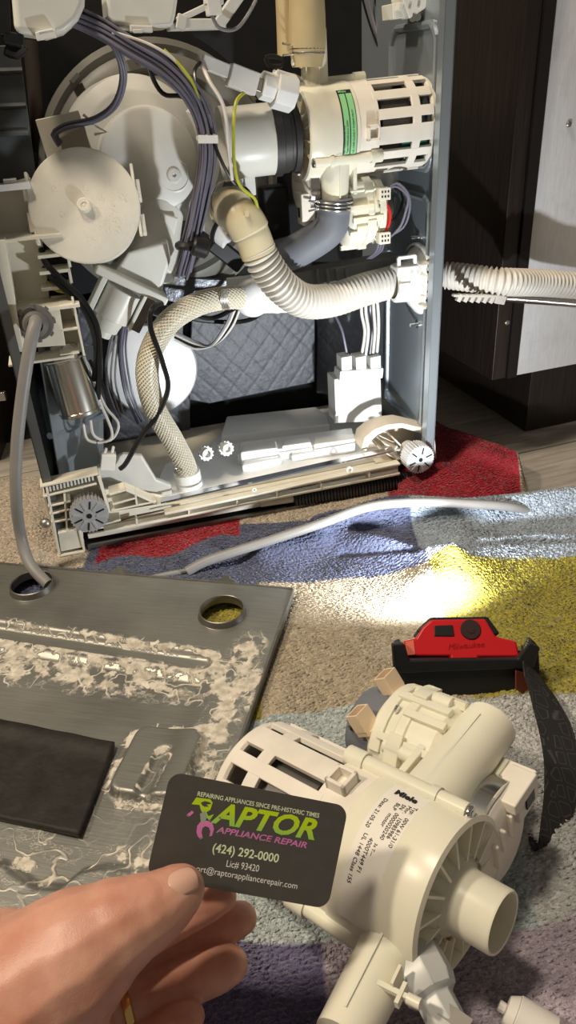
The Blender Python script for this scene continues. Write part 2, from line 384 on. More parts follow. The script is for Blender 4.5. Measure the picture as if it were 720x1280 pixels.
def towel_col(x, y):
    x += noise.noise(Vector((x * 9, y * 9, 7))) * 0.006; y += noise.noise(Vector((x * 9, y * 9, 17))) * 0.006
    col = 0 if x < -0.035 else 1 if x < 0.145 else 2 if x < 0.40 else 3
    if x < -0.235 and y > 0.70: return TOW['cream']
    if -0.225 < x < -0.058 and y > 0.722 + 0.27 * (x + 0.14) + 0.012 * math.sin(x * 55): return TOW['red']
    if y > 0.772 and x > -0.06: return TOW['cream' if x < 0.13 else 'red']
    if y > 0.835: row = ['cream', 'cream', 'red', 'red'] ; return TOW[row[col] if not (-0.21 < x < -0.02) else 'red']
    if y > 0.64: return TOW[['navy', 'navy', 'blue', 'tan'][col]]
    if y > 0.452: return TOW[['yel', 'tan', 'yel', 'yel'][col]]
    if y > 0.262: return TOW[['lblue', 'lblue', 'grey', 'mauve'][col]]
    return TOW['purp' if x < 0.004 else 'mauve']
def terry(name):
    m = bpy.data.materials.new(name); m.use_nodes = True; nt = m.node_tree; N = nt.nodes; L = nt.links; bs = N['Principled BSDF']
    bs.inputs['Roughness'].default_value = 0.95; bs.inputs['Specular IOR Level'].default_value = 0.1; bs.inputs['Sheen Weight'].default_value = 0.25
    at = N.new('ShaderNodeAttribute'); at.attribute_name = 'Col'
    tc = N.new('ShaderNodeTexCoord'); mp = N.new('ShaderNodeMapping'); mp.inputs['Scale'].default_value = (0.55, 1.0, 1.0); mp.inputs['Rotation'].default_value = (0, 0, 0.25); L.new(tc.outputs['Object'], mp.inputs[0])
    wn = N.new('ShaderNodeTexNoise'); wn.inputs['Scale'].default_value = 60; L.new(tc.outputs['Object'], wn.inputs['Vector'])
    va = N.new('ShaderNodeVectorMath'); va.operation = 'MULTIPLY_ADD'; L.new(wn.outputs['Color'], va.inputs[0]); va.inputs[1].default_value = (0.006, 0.006, 0.006); L.new(mp.outputs[0], va.inputs[2])
    vo = N.new('ShaderNodeTexVoronoi'); vo.inputs['Scale'].default_value = 420; L.new(va.outputs[0], vo.inputs['Vector'])
    wv = N.new('ShaderNodeTexNoise'); wv.inputs['Scale'].default_value = 700; wv.inputs['Detail'].default_value = 2; L.new(tc.outputs['Object'], wv.inputs['Vector'])
    inv = N.new('ShaderNodeMath'); inv.operation = 'MULTIPLY_ADD'; inv.inputs[1].default_value = -1.0; L.new(vo.outputs['Distance'], inv.inputs[0])
    hs = N.new('ShaderNodeMath'); hs.operation = 'MULTIPLY'; hs.inputs[1].default_value = 0.5; L.new(wv.outputs['Fac'], hs.inputs[0]); L.new(hs.outputs[0], inv.inputs[2])
    bp = N.new('ShaderNodeBump'); bp.inputs['Strength'].default_value = 1.0; bp.inputs['Distance'].default_value = 0.0030; L.new(inv.outputs[0], bp.inputs['Height']); L.new(bp.outputs[0], bs.inputs['Normal'])
    # random tone per loop, standing in for the shade among the pile
    rp = N.new('ShaderNodeValToRGB'); rp.color_ramp.elements[0].color = (0.66, 0.66, 0.66, 1); rp.color_ramp.elements[1].color = (1.16, 1.16, 1.16, 1)
    L.new(vo.outputs['Color'], rp.inputs[0])
    mx = N.new('ShaderNodeMix'); mx.data_type = 'RGBA'; mx.blend_type = 'MULTIPLY'; mx.inputs[0].default_value = 1.0; L.new(at.outputs['Color'], mx.inputs[6]); L.new(rp.outputs[0], mx.inputs[7]); L.new(mx.outputs[2], bs.inputs['Base Color'])
    return m
terry_mat = terry('terry_cloth')
import numpy as np
def terry_sheet(name, nx, ny, fn, col, k=2, amp=0.0030, seed=1):
    """cloth grid: fn and col are sampled coarsely, then refined k times and given raised pile loops"""
    P = np.array([[fn(i / nx, j / ny) for i in range(nx + 1)] for j in range(ny + 1)]); Cc = np.array([[col(i / nx, j / ny, P[j, i]) for i in range(nx + 1)] for j in range(ny + 1)])
    def up(A):
        def lin(A, ax):
            n = A.shape[ax]; t = np.linspace(0, n - 1, (n - 1) * k + 1); i0 = np.minimum(t.astype(int), n - 2); f = t - i0
            sh = [1, 1, 1]; sh[ax] = -1; f = f.reshape(sh); return np.take(A, i0, ax) * (1 - f) + np.take(A, i0 + 1, ax) * f
        return lin(lin(A, 0), 1)
    P = up(P); Cc = up(Cc); X, Y = P[..., 0], P[..., 1]; rs = np.random.RandomState(seed)
    wob = 1.1 * np.sin(X * 61 + 1.3 * np.sin(Y * 43)) + 0.9 * np.sin(Y * 57 + X * 23 + 1.7) + 0.7 * np.sin(X * 190 + Y * 130) + 0.8 * np.sin(X * 330 - Y * 270) + 0.6 * np.sin(X * 130 + Y * 410)
    u = (X * 0.96 + Y * 0.25) / 0.0047 * 2 * np.pi; v = (-X * 0.25 + Y * 0.96) / 0.0034 * 2 * np.pi
    loop = (0.5 + 0.5 * np.cos(v + wob + 0.6 * np.sin(u * 0.37))) * (0.62 + 0.38 * np.cos(u + 1.5 * wob + np.floor((v + wob) / (2 * np.pi)) * 2.4))
    P[..., 2] += amp * (loop * (0.75 + 0.25 * np.sin(X * 97) * np.sin(Y * 83)) + 0.35 * rs.rand(*loop.shape))
    h, w = X.shape; P[0, :, 2] = P[-1, :, 2] = 0.001; P[:, 0, 2] = P[:, -1, 2] = 0.001
    idx = np.arange(h * w).reshape(h, w); F = np.stack([idx[:-1, :-1], idx[:-1, 1:], idx[1:, 1:], idx[1:, :-1]], -1).reshape(-1, 4)
    me = bpy.data.meshes.new(name); me.vertices.add(h * w); me.vertices.foreach_set('co', P.reshape(-1)); me.loops.add(F.size); me.loops.foreach_set('vertex_index', F.reshape(-1))
    me.polygons.add(len(F)); me.polygons.foreach_set('loop_start', np.arange(0, F.size, 4)); me.update(calc_edges=True)
    ca = me.color_attributes.new('Col', 'FLOAT_COLOR', 'POINT'); ca.data.foreach_set('color', np.concatenate([Cc, np.ones((h, w, 1))], -1).reshape(-1))
    me.polygons.foreach_set('use_smooth', [True] * len(F)); me.materials.append(terry_mat)
    o = bpy.data.objects.new(name, me); C.objects.link(o); return o
X0, X1, Y0, Y1 = -0.46, 0.48, 0.02, 0.93
def tf(u, v):
    x = X0 + (X1 - X0) * u; y = Y0 + (Y1 - Y0) * v
    # the far edge on the right is drawn back to the fold line so the floor shows
    if x > 0.17: y = Y0 + (Y1 - 0.165 * sm(0.17, 0.27, x) - Y0) * v
    return (x, y, towel_h(x, y))
towel = terry_sheet('beach_towel', 325, 315, tf, lambda u, v, p: towel_col(p[0], p[1]), k=3)
tag(towel, 'rumpled terry beach towel in tan, mustard, navy and pale blue checks spread on floor', 'towel')

# dark red corner of a towel lying folded beside the machine
RA, RB_, RCc, RD = [Vector((*g2(*p, 0.01), 0)) for p in ((496, 640), (664, 634), (652, 590), (500, 505))]
def rf(u, v):
    a = RA.lerp(RB_, u); b = RD.lerp(RCc, u); p = a.lerp(b, v)
    e = min(u, 1 - u, v, 1 - v)
    h = 0.010 + (0.012 + 0.020 * sm(0.35, 0.95, u)) * sm(0.0, 0.6, v) * (1 - 0.7 * sm(0.75, 1.0, v)) + 0.010 * math.exp(-((v - 0.45 + 0.35 * u) / 0.10) ** 2) * (1 - u) + noise.noise(Vector((u * 4, v * 4, 5))) * 0.008
    h = 0.010 + (h - 0.010) * sm(0, 0.07, e)
    return (p.x, p.y, h + 0.004)
fc = terry_sheet('folded_corner', 80, 100, rf, lambda u, v, p: (0.50, 0.40, 0.30) if u > 0.93 else (0.36, 0.006, 0.022), k=3, seed=3)
fc.parent = towel; fc['label'] = 'crimson folded corner with pale selvedge'

# ------------------------------------------------------------------ loose sheet-metal base panel
PZ = 0.0215
def pl_l(px, py):
    d = at_z(px, py, PZ + 0.008) - PO; return d.dot(PA), d.dot(PB)
PW, PL = 0.455, 0.565
H1 = pl_l(39, 727); H2 = pl_l(277, 760); HR = 0.0225
def seg_d(a, b, p, q):
    dx, dy = q[0] - p[0], q[1] - p[1]; t = min(1, max(0, ((a - p[0]) * dx + (b - p[1]) * dy) / (dx * dx + dy * dy)))
    return math.hypot(a - p[0] - t * dx, b - p[1] - t * dy)
def rr_d(a, b, c, hw, hh, r):
    x = abs(a - c[0]) - hw + r; y = abs(b - c[1]) - hh + r
    return math.hypot(max(x, 0), max(y, 0)) + min(max(x, y), 0) - r
G0, G1 = pl_l(250, 817), pl_l(-60, 770)
K0 = pl_l(196, 945)
SL0, SL1 = pl_l(180, 982), pl_l(203, 938)
SB = [pl_l(*p) for p in ((0, 1068), (45, 1098), (75, 1098), (100, 1078), (130, 1072), (190, 1085), (260, 1110))]
def s_line(a):
    for p, q in zip(SB, SB[1:]):
        lo, hi = sorted((p[0], q[0]))
        if lo <= a <= hi: return p[1] + (q[1] - p[1]) * ((a - p[0]) / (q[0] - p[0]))
    return SB[0][1] if a > SB[0][0] else SB[-1][1]
def panel_h(a, b):
    h = 0.0
    d = seg_d(a, b, G0, G1); h -= 0.0065 * (1 - sm(0.006, 0.013, d))                         # long rounded bead
    h -= 0.004 * sm(0.018, 0.026, b - (G0[1] + (G1[1] - G0[1]) * (a - G0[0]) / (G1[0] - G0[0]))) * sm(0.035, 0.06, a)  # lower field
    d = rr_d(a, b, K0, 0.030, 0.034, 0.012); h += 0.0080 * (1 - sm(-0.003, 0.002, d))         # raised pad
    d = seg_d(a, b, SL0, SL1); h -= 0.0035 * (1 - sm(0.003, 0.009, d))
    if b > 0.15: h += 0.0075 * sm(-0.004, 0.006, b - s_line(a))                              # wavy step towards the camera
    h += noise.noise(Vector((a * 8, b * 8, 3))) * 0.0012
    return h
def panel_corr(a, b):
    """where the white mineral crust grew"""
    n = noise.noise(Vector((a * 22, b * 22, 9))) * 0.5 + 0.5
    k = 0.0
    d = seg_d(a, b, G0, G1); k = max(k, 1.1 * math.exp(-((d - 0.013) / 0.006) ** 2) * (0.6 + 0.4 * sm(0, 0.02, b - 0.09)))
    k = max(k, 0.80 * sm(0.112, 0.122, b) * (1 - sm(0.150, 0.185, b)))
    k = max(k, 1.0 * math.exp(-((a - 0.022) / 0.016) ** 2) * sm(0.055, 0.09, b))
    d = rr_d(a, b, K0, 0.030, 0.034, 0.012); k = max(k, 0.9 * math.exp(-((d - 0.004) / 0.004) ** 2)); k *= sm(-0.006, 0.0, d) if d < 0 else 1
    ds = seg_d(a, b, SL0, SL1); k = max(k, 0.6 * math.exp(-((ds - 0.006) / 0.004) ** 2))
    if b > 0.15: k = max(k, 0.8 * math.exp(-((b - s_line(a) + 0.008) / 0.012) ** 2))
    k = max(k, 0.30 * sm(0.19, 0.24, b))
    if rr_d(a, b, K0, 0.030, 0.034, 0.012) < -0.003 and ds > 0.009: k *= 0.25
    return min(1.0, k * (0.55 + 0.9 * n))
def panel_material():
    m = bpy.data.materials.new('corroded_galvanised_sheet'); m.use_nodes = True; nt = m.node_tree; N = nt.nodes; L = nt.links; bs = N['Principled BSDF']
    at = N.new('ShaderNodeAttribute'); at.attribute_name = 'Col'; sp = N.new('ShaderNodeSeparateColor'); L.new(at.outputs['Color'], sp.inputs[0])
    tc = N.new('ShaderNodeTexCoord')
    br = N.new('ShaderNodeMapping'); br.inputs['Rotation'].default_value = (0, 0, 0); br.inputs['Scale'].default_value = (2, 60, 1); L.new(tc.outputs['Object'], br.inputs[0])
    n1 = N.new('ShaderNodeTexNoise'); n1.inputs['Scale'].default_value = 12; n1.inputs['Detail'].default_value = 6; L.new(br.outputs[0], n1.inputs['Vector'])
    nl = N.new('ShaderNodeTexNoise'); nl.inputs['Scale'].default_value = 9; nl.inputs['Detail'].default_value = 5; L.new(tc.outputs['Object'], nl.inputs['Vector'])
    av = N.new('ShaderNodeMath'); av.operation = 'MULTIPLY_ADD'; av.inputs[1].default_value = 0.35; L.new(n1.outputs['Fac'], av.inputs[0]); hf = N.new('ShaderNodeMath'); hf.operation = 'MULTIPLY'; hf.inputs[1].default_value = 0.65; L.new(nl.outputs['Fac'], hf.inputs[0]); L.new(hf.outputs[0], av.inputs[2])
    r1 = N.new('ShaderNodeValToRGB'); r1.color_ramp.elements[0].position = 0.35; r1.color_ramp.elements[1].position = 0.68; r1.color_ramp.elements[0].color = (0.24, 0.238, 0.215, 1); r1.color_ramp.elements[1].color = (0.42, 0.415, 0.375, 1); L.new(av.outputs[0], r1.inputs[0])
    # crust: curling rims (contour lines of a distorted noise) and chalky patches, both limited to where it grew
    def M2(op, a, b=None, c=None):
        q = N.new('ShaderNodeMath'); q.operation = op; q.use_clamp = op in ('MULTIPLY', 'MAXIMUM') 
        for k, v in enumerate((a, b, c)):
            if v is None: continue
            if isinstance(v, (int, float)): q.inputs[k].default_value = v
            else: L.new(v, q.inputs[k])
        return q.outputs[0]
    def SM(x, lo, hi):
        q = N.new('ShaderNodeMapRange'); q.interpolation_type = 'SMOOTHSTEP'; L.new(x, q.inputs[0]); q.inputs[1].default_value = lo; q.inputs[2].default_value = hi; return q.outputs[0]
    n2 = N.new('ShaderNodeTexNoise'); n2.inputs['Scale'].default_value = 40; n2.inputs['Detail'].default_value = 2; n2.inputs['Roughness'].default_value = 0.45; n2.inputs['Distortion'].default_value = 0.15; L.new(tc.outputs['Object'], n2.inputs['Vector'])
    n4 = N.new('ShaderNodeTexNoise'); n4.inputs['Scale'].default_value = 58; n4.inputs['Detail'].default_value = 7; n4.inputs['Roughness'].default_value = 0.62; n4.inputs['Distortion'].default_value = 0.15; L.new(tc.outputs['Object'], n4.inputs['Vector'])
    line = M2('SUBTRACT', 1.0, SM(M2('ABSOLUTE', M2('SUBTRACT', n2.outputs['Fac'], 0.50)), 0.006, 0.026))
    line2 = M2('SUBTRACT', 1.0, SM(M2('ABSOLUTE', M2('SUBTRACT', n4.outputs['Fac'], 0.52)), 0.006, 0.03))
    patch = SM(M2('MULTIPLY_ADD', sp.outputs[0], 0.36, n4.outputs['Fac']), 0.75, 0.81)
    grow = SM(sp.outputs[0], 0.18, 0.55)
    crust = M2('MULTIPLY', M2('MAXIMUM', M2('MAXIMUM', line, M2('MULTIPLY', line2, 0.35)), M2('MULTIPLY', patch, 0.85)), grow)
    class _O: pass
    r2 = _O(); r2.outputs = [crust]
    n3 = N.new('ShaderNodeTexNoise'); n3.inputs['Scale'].default_value = 130; n3.inputs['Detail'].default_value = 4; L.new(tc.outputs['Object'], n3.inputs['Vector'])
    r3 = N.new('ShaderNodeValToRGB'); r3.color_ramp.elements[0].position = 0.35; r3.color_ramp.elements[1].position = 0.6; r3.color_ramp.elements[0].color = (0.50, 0.45, 0.36, 1); r3.color_ramp.elements[1].color = (0.80, 0.74, 0.63, 1); L.new(n3.outputs['Fac'], r3.inputs[0])
    mx = N.new('ShaderNodeMix'); mx.data_type = 'RGBA'; L.new(r2.outputs[0], mx.inputs[0]); L.new(r1.outputs[0], mx.inputs[6]); L.new(r3.outputs[0], mx.inputs[7])
    L.new(mx.outputs[2], bs.inputs['Base Color'])
    mt = N.new('ShaderNodeMath'); mt.operation = 'MULTIPLY_ADD'; mt.inputs[1].default_value = -0.75; mt.inputs[2].default_value = 0.75; L.new(r2.outputs[0], mt.inputs[0]); L.new(mt.outputs[0], bs.inputs['Metallic'])
    ro = N.new('ShaderNodeMath'); ro.operation = 'MULTIPLY_ADD'; ro.inputs[1].default_value = 0.45; ro.inputs[2].default_value = 0.42; L.new(r2.outputs[0], ro.inputs[0]); L.new(ro.outputs[0], bs.inputs['Roughness'])
    hh = N.new('ShaderNodeMath'); hh.operation = 'MULTIPLY_ADD'; hh.inputs[1].default_value = 0.08; L.new(n1.outputs['Fac'], hh.inputs[0]); L.new(r2.outputs[0], hh.inputs[2])
    bp = N.new('ShaderNodeBump'); bp.inputs['Strength'].default_value = 0.6; bp.inputs['Distance'].default_value = 0.0015; L.new(hh.outputs[0], bp.inputs['Height']); L.new(bp.outputs[0], bs.inputs['Normal'])
    return m
panel_mat = panel_material()
PM_ = Matrix(((PA.x, PB.x, 0, PO.x), (PA.y, PB.y, 0, PO.y), (0, 0, 1, PZ), (0, 0, 0, 1)))
# local frame of the panel object: x = along the top edge towards the left, y = towards the camera
panel = empty('base_panel'); panel.location = (PO.x, PO.y, PZ); panel.rotation_euler = (0, 0, math.atan2(PA.y, PA.x))
tag(panel, 'corroded galvanised sheet metal base panel lying flat on the towel', 'metal panel')
def panel_sheet():
    st = 0.0016; na = int(PW / st); nb = int(PL / st); vs = []; fs = []; cols = []; ok = []
    for j in range(nb + 1):
        for i in range(na + 1):
            a = PW * i / na; b = PL * j / nb
            vs.append((a, b, panel_h(a, b))); k = panel_corr(a, b); cols += [k, k, k, 1.0]
    def hole(a, b): return math.hypot(a - H1[0], b - H1[1]) < HR - 0.0005 or math.hypot(a - H2[0], b - H2[1]) < HR - 0.0005
    for j in range(nb):
        for i in range(na):
            a = PW * (i + 0.5) / na; b = PL * (j + 0.5) / nb
            if hole(a, b): continue
            k = j * (na + 1) + i; fs.append((k, k + 1, k + na + 2, k + na + 1))
    me = bpy.data.meshes.new('sheet'); me.from_pydata(vs, [], fs)
    ca = me.color_attributes.new('Col', 'FLOAT_COLOR', 'POINT'); ca.data.foreach_set('color', cols)
    me.polygons.foreach_set('use_smooth', [True] * len(me.polygons)); me.materials.append(panel_mat)
    o = bpy.data.objects.new('sheet', me); C.objects.link(o); o.parent = panel
    s = o.modifiers.new('thickness', 'SOLIDIFY'); s.thickness = 0.0009; s.offset = -1
    return o
panel_sheet()
collar_m = mat('collar_steel', (0.20, 0.19, 0.17), 0.4, metal=0.8, var=0.15)
for hh_ in (H1, H2):
    B().lathe((hh_[0], hh_[1], 0), (0, 0, 1), [(HR + 0.004, -0.0015), (HR + 0.0012, 0.0006), (HR, 0.007), (HR - 0.0008, 0.0075), (HR - 0.0014, 0.007), (HR - 0.0014, -0.002)], 48).build('hole_collar', collar_m, panel)
rim_m = mat('rim_steel', (0.24, 0.235, 0.215), 0.4, metal=0.75, var=0.2, scale=60)
B().box((PW / 2, -0.0008, -0.0045), (PW, 0.0016, 0.011)).build('rear_flange', rim_m, panel)
B().box((-0.0006, PL / 2, -0.004), (0.0014, PL, 0.010)).build('side_flange', rim_m, panel)
for a0 in (0.048, 0.165):
    a0 = pl_l(287, 710)[0] if a0 < 0.1 else pl_l(160, 695)[0]
    B().prism([(a0 - 0.012, -0.003), (a0 + 0.012, -0.003), (a0 + 0.010, 0.004), (a0 + 0.004, 0.006), (a0 + 0.003, 0.010), (a0 - 0.004, 0.010), (a0 - 0.005, 0.006), (a0 - 0.010, 0.004)], 0, 0.0012,
              Matrix(((1, 0, 0, 0), (0, 0, 1, -0.0016), (0, 1, 0, 0), (0, 0, 0, 1)))).build('locating_tab', rim_m, panel)
# black bitumen damping pad stuck to the panel
pad_m = mat('black_bitumen', (0.022, 0.019, 0.016), 0.62, var=0.3, scale=60, bump=0.8, bscale=160, spec=0.35)
pc = [pl_l(*p) for p in ((-70, 880), (142, 922), (97, 1037), (-70, 1000))]
NX, NY = 44, 30; vs = []; fs = []
for j in range(NY + 1):
    for i in range(NX + 1):
        u, v = i / NX, j / NY
        a = (pc[0][0] * (1 - u) + pc[1][0] * u) * (1 - v) + (pc[3][0] * (1 - u) + pc[2][0] * u) * v
        b = (pc[0][1] * (1 - u) + pc[1][1] * u) * (1 - v) + (pc[3][1] * (1 - u) + pc[2][1] * u) * v
        z = max(panel_h(a, b), -0.004) + 0.0045 + 0.004 * math.exp(-((v - 0.07) / 0.10) ** 2) + 0.0012 * noise.noise(Vector((a * 40, b * 40, 0))) + 0.0025 * u * v
        vs.append((a, b, z))
for j in range(NY):
    for i in range(NX):
        k = j * (NX + 1) + i; fs.append((k, k + 1, k + NX + 2, k + NX + 1))
bb = B(); bb.add(vs, fs); o = bb.build('damping_pad', pad_m, panel, ang=80)
o['label'] = 'black bitumen damping pad'
s = o.modifiers.new('thickness', 'SOLIDIFY'); s.thickness = 0.0045; s.offset = -1
# ------------------------------------------------------------------ the pump (built twice: in the machine and loose on the towel)
def pump_parts(root, M, green, make, pipe_len=0.098):
    """pump frame: x along the shaft towards the inlet, z towards the label side; make(b, name, mat, **k) links one part"""
    R = 0.056
    # volute housing with inlet nozzle
    b = B(); b.lathe((0, 0, 0), (1, 0, 0), [(0, 0.002), (0.050, 0.002), (0.053, 0), (0.0555, 0.003), (R, 0.008), (R, 0.042), (R + 0.0008, 0.045), (R - 0.0005, 0.066), (0.0545, 0.0715), (0.051, 0.073), (0.0495, 0.071), (0.048, 0.060), (0.034, 0.063), (0.030, 0.068), (0.0275, 0.072)], 64, M=M)
    make(b, 'volute_housing', ivory)
    b = B(); b.lathe((0.016, 0, 0), (1, 0, 0), [(0.030, 0.048), (0.0265, 0.054), (0.0225, 0.0575), (0.0210, 0.061), (0.0206, 0.085), (0.0198, 0.0865), (0.0186, 0.086), (0.0180, 0.080), (0.0172, 0.050), (0, 0.049)], 40, M=M)
    make(b, 'inlet_nozzle', ivory)
    for k in range(16):
        b = B(); p = 2 * math.pi * k / 16 + 0.1
        d = Vector((0, math.sin(p), math.cos(p))); t = Vector((0, math.cos(p), -math.sin(p))); ex = Vector((1, 0, 0))
        w = 0.0009
        bot = [d * 0.026 + ex * 0.060 - t * w, d * 0.0505 + ex * 0.060 - t * w, d * 0.0505 + ex * 0.060 + t * w, d * 0.026 + ex * 0.060 + t * w]
        top = [d * 0.026 + ex * 0.073 - t * w, d * 0.0505 + ex * 0.0722 - t * w, d * 0.0505 + ex * 0.0722 + t * w, d * 0.026 + ex * 0.073 + t * w]
        b.hexa(bot, top, M); make(b, 'face_rib', ivory)
    # slotted motor cage
    b = B(); n = 14; TW = 2 * math.pi
    def ring(x0, x1, r0, r1): b.lathe((0, 0, 0), (1, 0, 0), [(r0, x0), (r1, x0), (r1, x1), (r0, x1)], 56, M=M, closed=True)
    ring(-0.026, 0.003, 0.050, 0.0545); ring(-0.086, -0.074, 0.0505, 0.0545)
    b.lathe((0, 0, 0), (1, 0, 0), [(0.047, -0.104), (0.050, -0.104), (0.0525, -0.106), (0.0515, -0.112), (0.046, -0.117), (0.030, -0.1185), (0, -0.119), ], 56, M=M)
    for k in range(n):
        p = TW * k / n + 0.12; hw = TW / n * (0.24 if k % 5 else 0.42)
        b.arcbox(-0.105, -0.020, p - hw, p + hw, 0.0500, 0.0548, 3, M)
    make(b, 'motor_cage', beige_motor, bevel=0.0007)
    b = B(); b.lathe((0, 0, 0), (1, 0, 0), [(0, -0.098), (0.036, -0.098), (0.040, -0.095), (0.040, -0.078), (0.0445, -0.076), (0.0445, -0.034), (0.040, -0.032), (0.040, -0.012), (0, -0.012)], 40, M=M)
    make(b, 'motor_stator', stator)
    for p in (0.5, -1.6):
        b = B(); b.arcbox(-0.100, -0.062, p - 0.35, p + 0.35, 0.0465, 0.0478, 4, M); make(b, 'circuit_board', pcb)
    # square key socket on the cage shoulder, on the label side
    b = B(); p = 0.02; zc = 0.0545; T = M @ Matrix.Rotation(-p, 4, 'X') @ Matrix.Translation((-0.014, 0, zc))
    for sx, sy, wx, wy in ((-1, 0, 0.003, 0.017), (1, 0, 0.003, 0.017), (0, -1, 0.017, 0.003), (0, 1, 0.017, 0.003)):
        b.box((sx * 0.007, sy * 0.007, 0.003), (wx, wy, 0.010), T)
    make(b, 'key_socket', beige_motor, bevel=0.0006)
    # screw tubes along the body
    for p in (0.52, -1.75, 2.6):
        d = Vector((0, math.sin(p), math.cos(p))) * 0.0565
        b = B(); b.cyl(d + Vector((-0.022, 0, 0)), d + Vector((0.067, 0, 0)), 0.0062, 0.0058, 18, M)
        b.cyl(d + Vector((0.040, 0, 0)), d + Vector((0.046, 0, 0)), 0.0072, None, 18, M); b.box(d * 0.93 + Vector((0.022, 0, 0)), (0.088, 0.010, 0.008), M, None)
        b.cyl(d + Vector((-0.030, 0, 0)), d + Vector((-0.014, 0, 0)), 0.0078, None, 18, M)
        make(b, 'screw_tube', ivory)
        b = B(); b.cyl(d + Vector((0.067, 0, 0)), d + Vector((0.0705, 0, 0)), 0.0052, None, 16, M, ch=0.0012); b.cyl(d + Vector((0.0704, 0, 0)), d + Vector((0.0710, 0, 0)), 0.0022, None, 6, M)
        make(b, 'screw', chrome)
    # outlet pipe towards +y on the label side
    b = B(); b.pipe((0.032, 0.006, 0.030), (0.032, pipe_len, 0.030), 0.0235, 0.0195, 36, M, r1=0.0205 if not green else 0.0185)
    b.box((0.032, pipe_len * 0.46, 0.0505), (0.0016, pipe_len * 0.86, 0.003), M); b.box((0.0545, pipe_len * 0.46, 0.022), (0.004, pipe_len * 0.76, 0.0016), M)
    make(b, 'outlet_pipe', ivory)
    # nozzle towards -y
    b = B(); sk = 0.0 if green else 0.030
    T0 = M; M = M @ Matrix.Translation((0.044 + sk * 0.1, -0.028, -0.006)) @ Matrix.Rotation(sk * 5.0, 4, 'Z') @ Matrix.Translation((-0.044, 0.028, 0.006)) if not green else M
    b.pipe((0.044, -0.028, -0.006), (0.044, -0.112, -0.002), 0.0195, 0.0150, 32, M, r1=0.0165); b.box((0.044, -0.062, 0.0135), (0.0016, 0.080, 0.004), M)
    b.box((0.060, -0.080, 0.010), (0.026, 0.003, 0.0035), M); b.box((0.068, -0.080, 0.010), (0.0025, 0.013, 0.0055), M); b.cyl((0.072, -0.080, 0.010), (0.080, -0.080, 0.010), 0.0032, None, 12, M); b.box((0.062, -0.073, 0.010), (0.0018, 0.012, 0.010), M)
    make(b, 'side_nozzle', ivory); M = T0
    # drain pump beside the outlet pipe
    cy, cz = 0.098, 0.004; c = lambda x, y=0, z=0: Vector((x, cy + y, cz + z))
    b = B(); b.lathe(c(0), (1, 0, 0), [(0, 0.018), (0.030, 0.018), (0.040, 0.014), (0.043, 0.010), (0.043, -0.012), (0.045, -0.013), (0.045, -0.021), (0.043, -0.022), (0.041, -0.040), (0.036, -0.046), (0.020, -0.048), (0, -0.048)], 48, M=M)
    for k in range(5):
        p = 2 * math.pi * k / 5 + 0.35; d = Vector((0, math.sin(p), math.cos(p))) * 0.043
        b.cyl(c(0.006) + d, c(-0.026) + d, 0.0062, None, 14, M)
        b.arcbox(-0.023, -0.010, p - 0.25, p + 0.25, 0.040, 0.049, 4, M @ Matrix.Translation((0, cy, cz)))
    # wrapping straps
    b.arcbox(-0.040, -0.030, -1.1, 0.9, 0.041, 0.0445, 10, M @ Matrix.Translation((0, cy, cz)))
    b.arcbox(-0.034, 0.012, 0.0, 0.16, 0.040, 0.0465, 3, M @ Matrix.Translation((0, cy, cz)))
    b.arcbox(-0.034, 0.012, -0.85, -0.72, 0.040, 0.0465, 3, M @ Matrix.Translation((0, cy, cz)))
    # web to the volute
    b.box((0.004, 0.060, 0.018), (0.006, 0.050, 0.040), M); b.box((-0.006, 0.060, -0.010), (0.004, 0.06, 0.03), M)
    make(b, 'drain_pump_housing', ivory, bevel=0.0008)
    b = B(); b.lathe(c(0), (1, 0, 0), [(0.034, -0.044), (0.034, -0.066), (0.031, -0.072), (0, -0.073)] if not green else [(0.026, -0.044), (0.026, -0.058), (0.022, -0.062), (0, -0.062)], 36, M=M)
    make(b, 'drain_pump_motor', rubber_bk if green else rubber_gr)
    for k, p in enumerate(() if green else (0.35, -0.72)):
        d = Vector((0, math.sin(p), math.cos(p))) * 0.040; b = B()
        T = M @ Matrix.Translation(c(-0.050) + d) @ Matrix.Rotation(math.radians(62), 4, 'Y')      # mouth turned up and away from the shaft
        for (dy, dz, sy, sz) in ((-0.0074, 0, 0.0014, 0.013), (0.0074, 0, 0.0014, 0.013), (0, -0.006, 0.0148, 0.0014), (0, 0.006, 0.0148, 0.0014)): b.box(Vector((-0.005, dy, dz)), (0.016, sy, sz), T)
        b.box(Vector((0.004, 0, 0)), (0.006, 0.015, 0.0135), T); b.box(Vector((0.010, 0, 0.004)), (0.012, 0.010, 0.012), T)
        b.box(Vector((-0.002, -0.003, 0)), (0.006, 0.0014, 0.005), T); b.box(Vector((-0.002, 0.003, 0)), (0.006, 0.0014, 0.005), T)
        make(b, 'connector_socket', mat('peach_socket_%d' % len(MATS), (0.78, 0.62, 0.44), 0.45) if not green else cream, bevel=0.0003)
    b = B()
    for k in range(2):
        b.tube([c(-0.056 - k * 0.003, 0.012, 0.030), c(-0.072, -0.004 - k * 0.006, 0.026), c(-0.074, -0.020, 0.016), c(-0.062, -0.026 - k * 0.004, 0.022)], 0.0014, 8, M=M)
    make(b, 'motor_lead', black_wire)
    for p in (0.95, -0.25):
        d = Vector((0, math.sin(p), math.cos(p))) * 0.045; b = B(); b.cyl(c(-0.026) + d, c(-0.0285) + d, 0.0034, None, 12, M, ch=0.0006); make(b, 'screw', chrome)
    for p in (-0.25, 0.45, 1.5, -1.4):
        b = B(); b.arcbox(-0.020, 0.016, p - 0.07, p + 0.07, 0.041, 0.0475, 3, M @ Matrix.Translation((0, cy, cz))); make(b, 'housing_rib', ivory, bevel=0.0006)
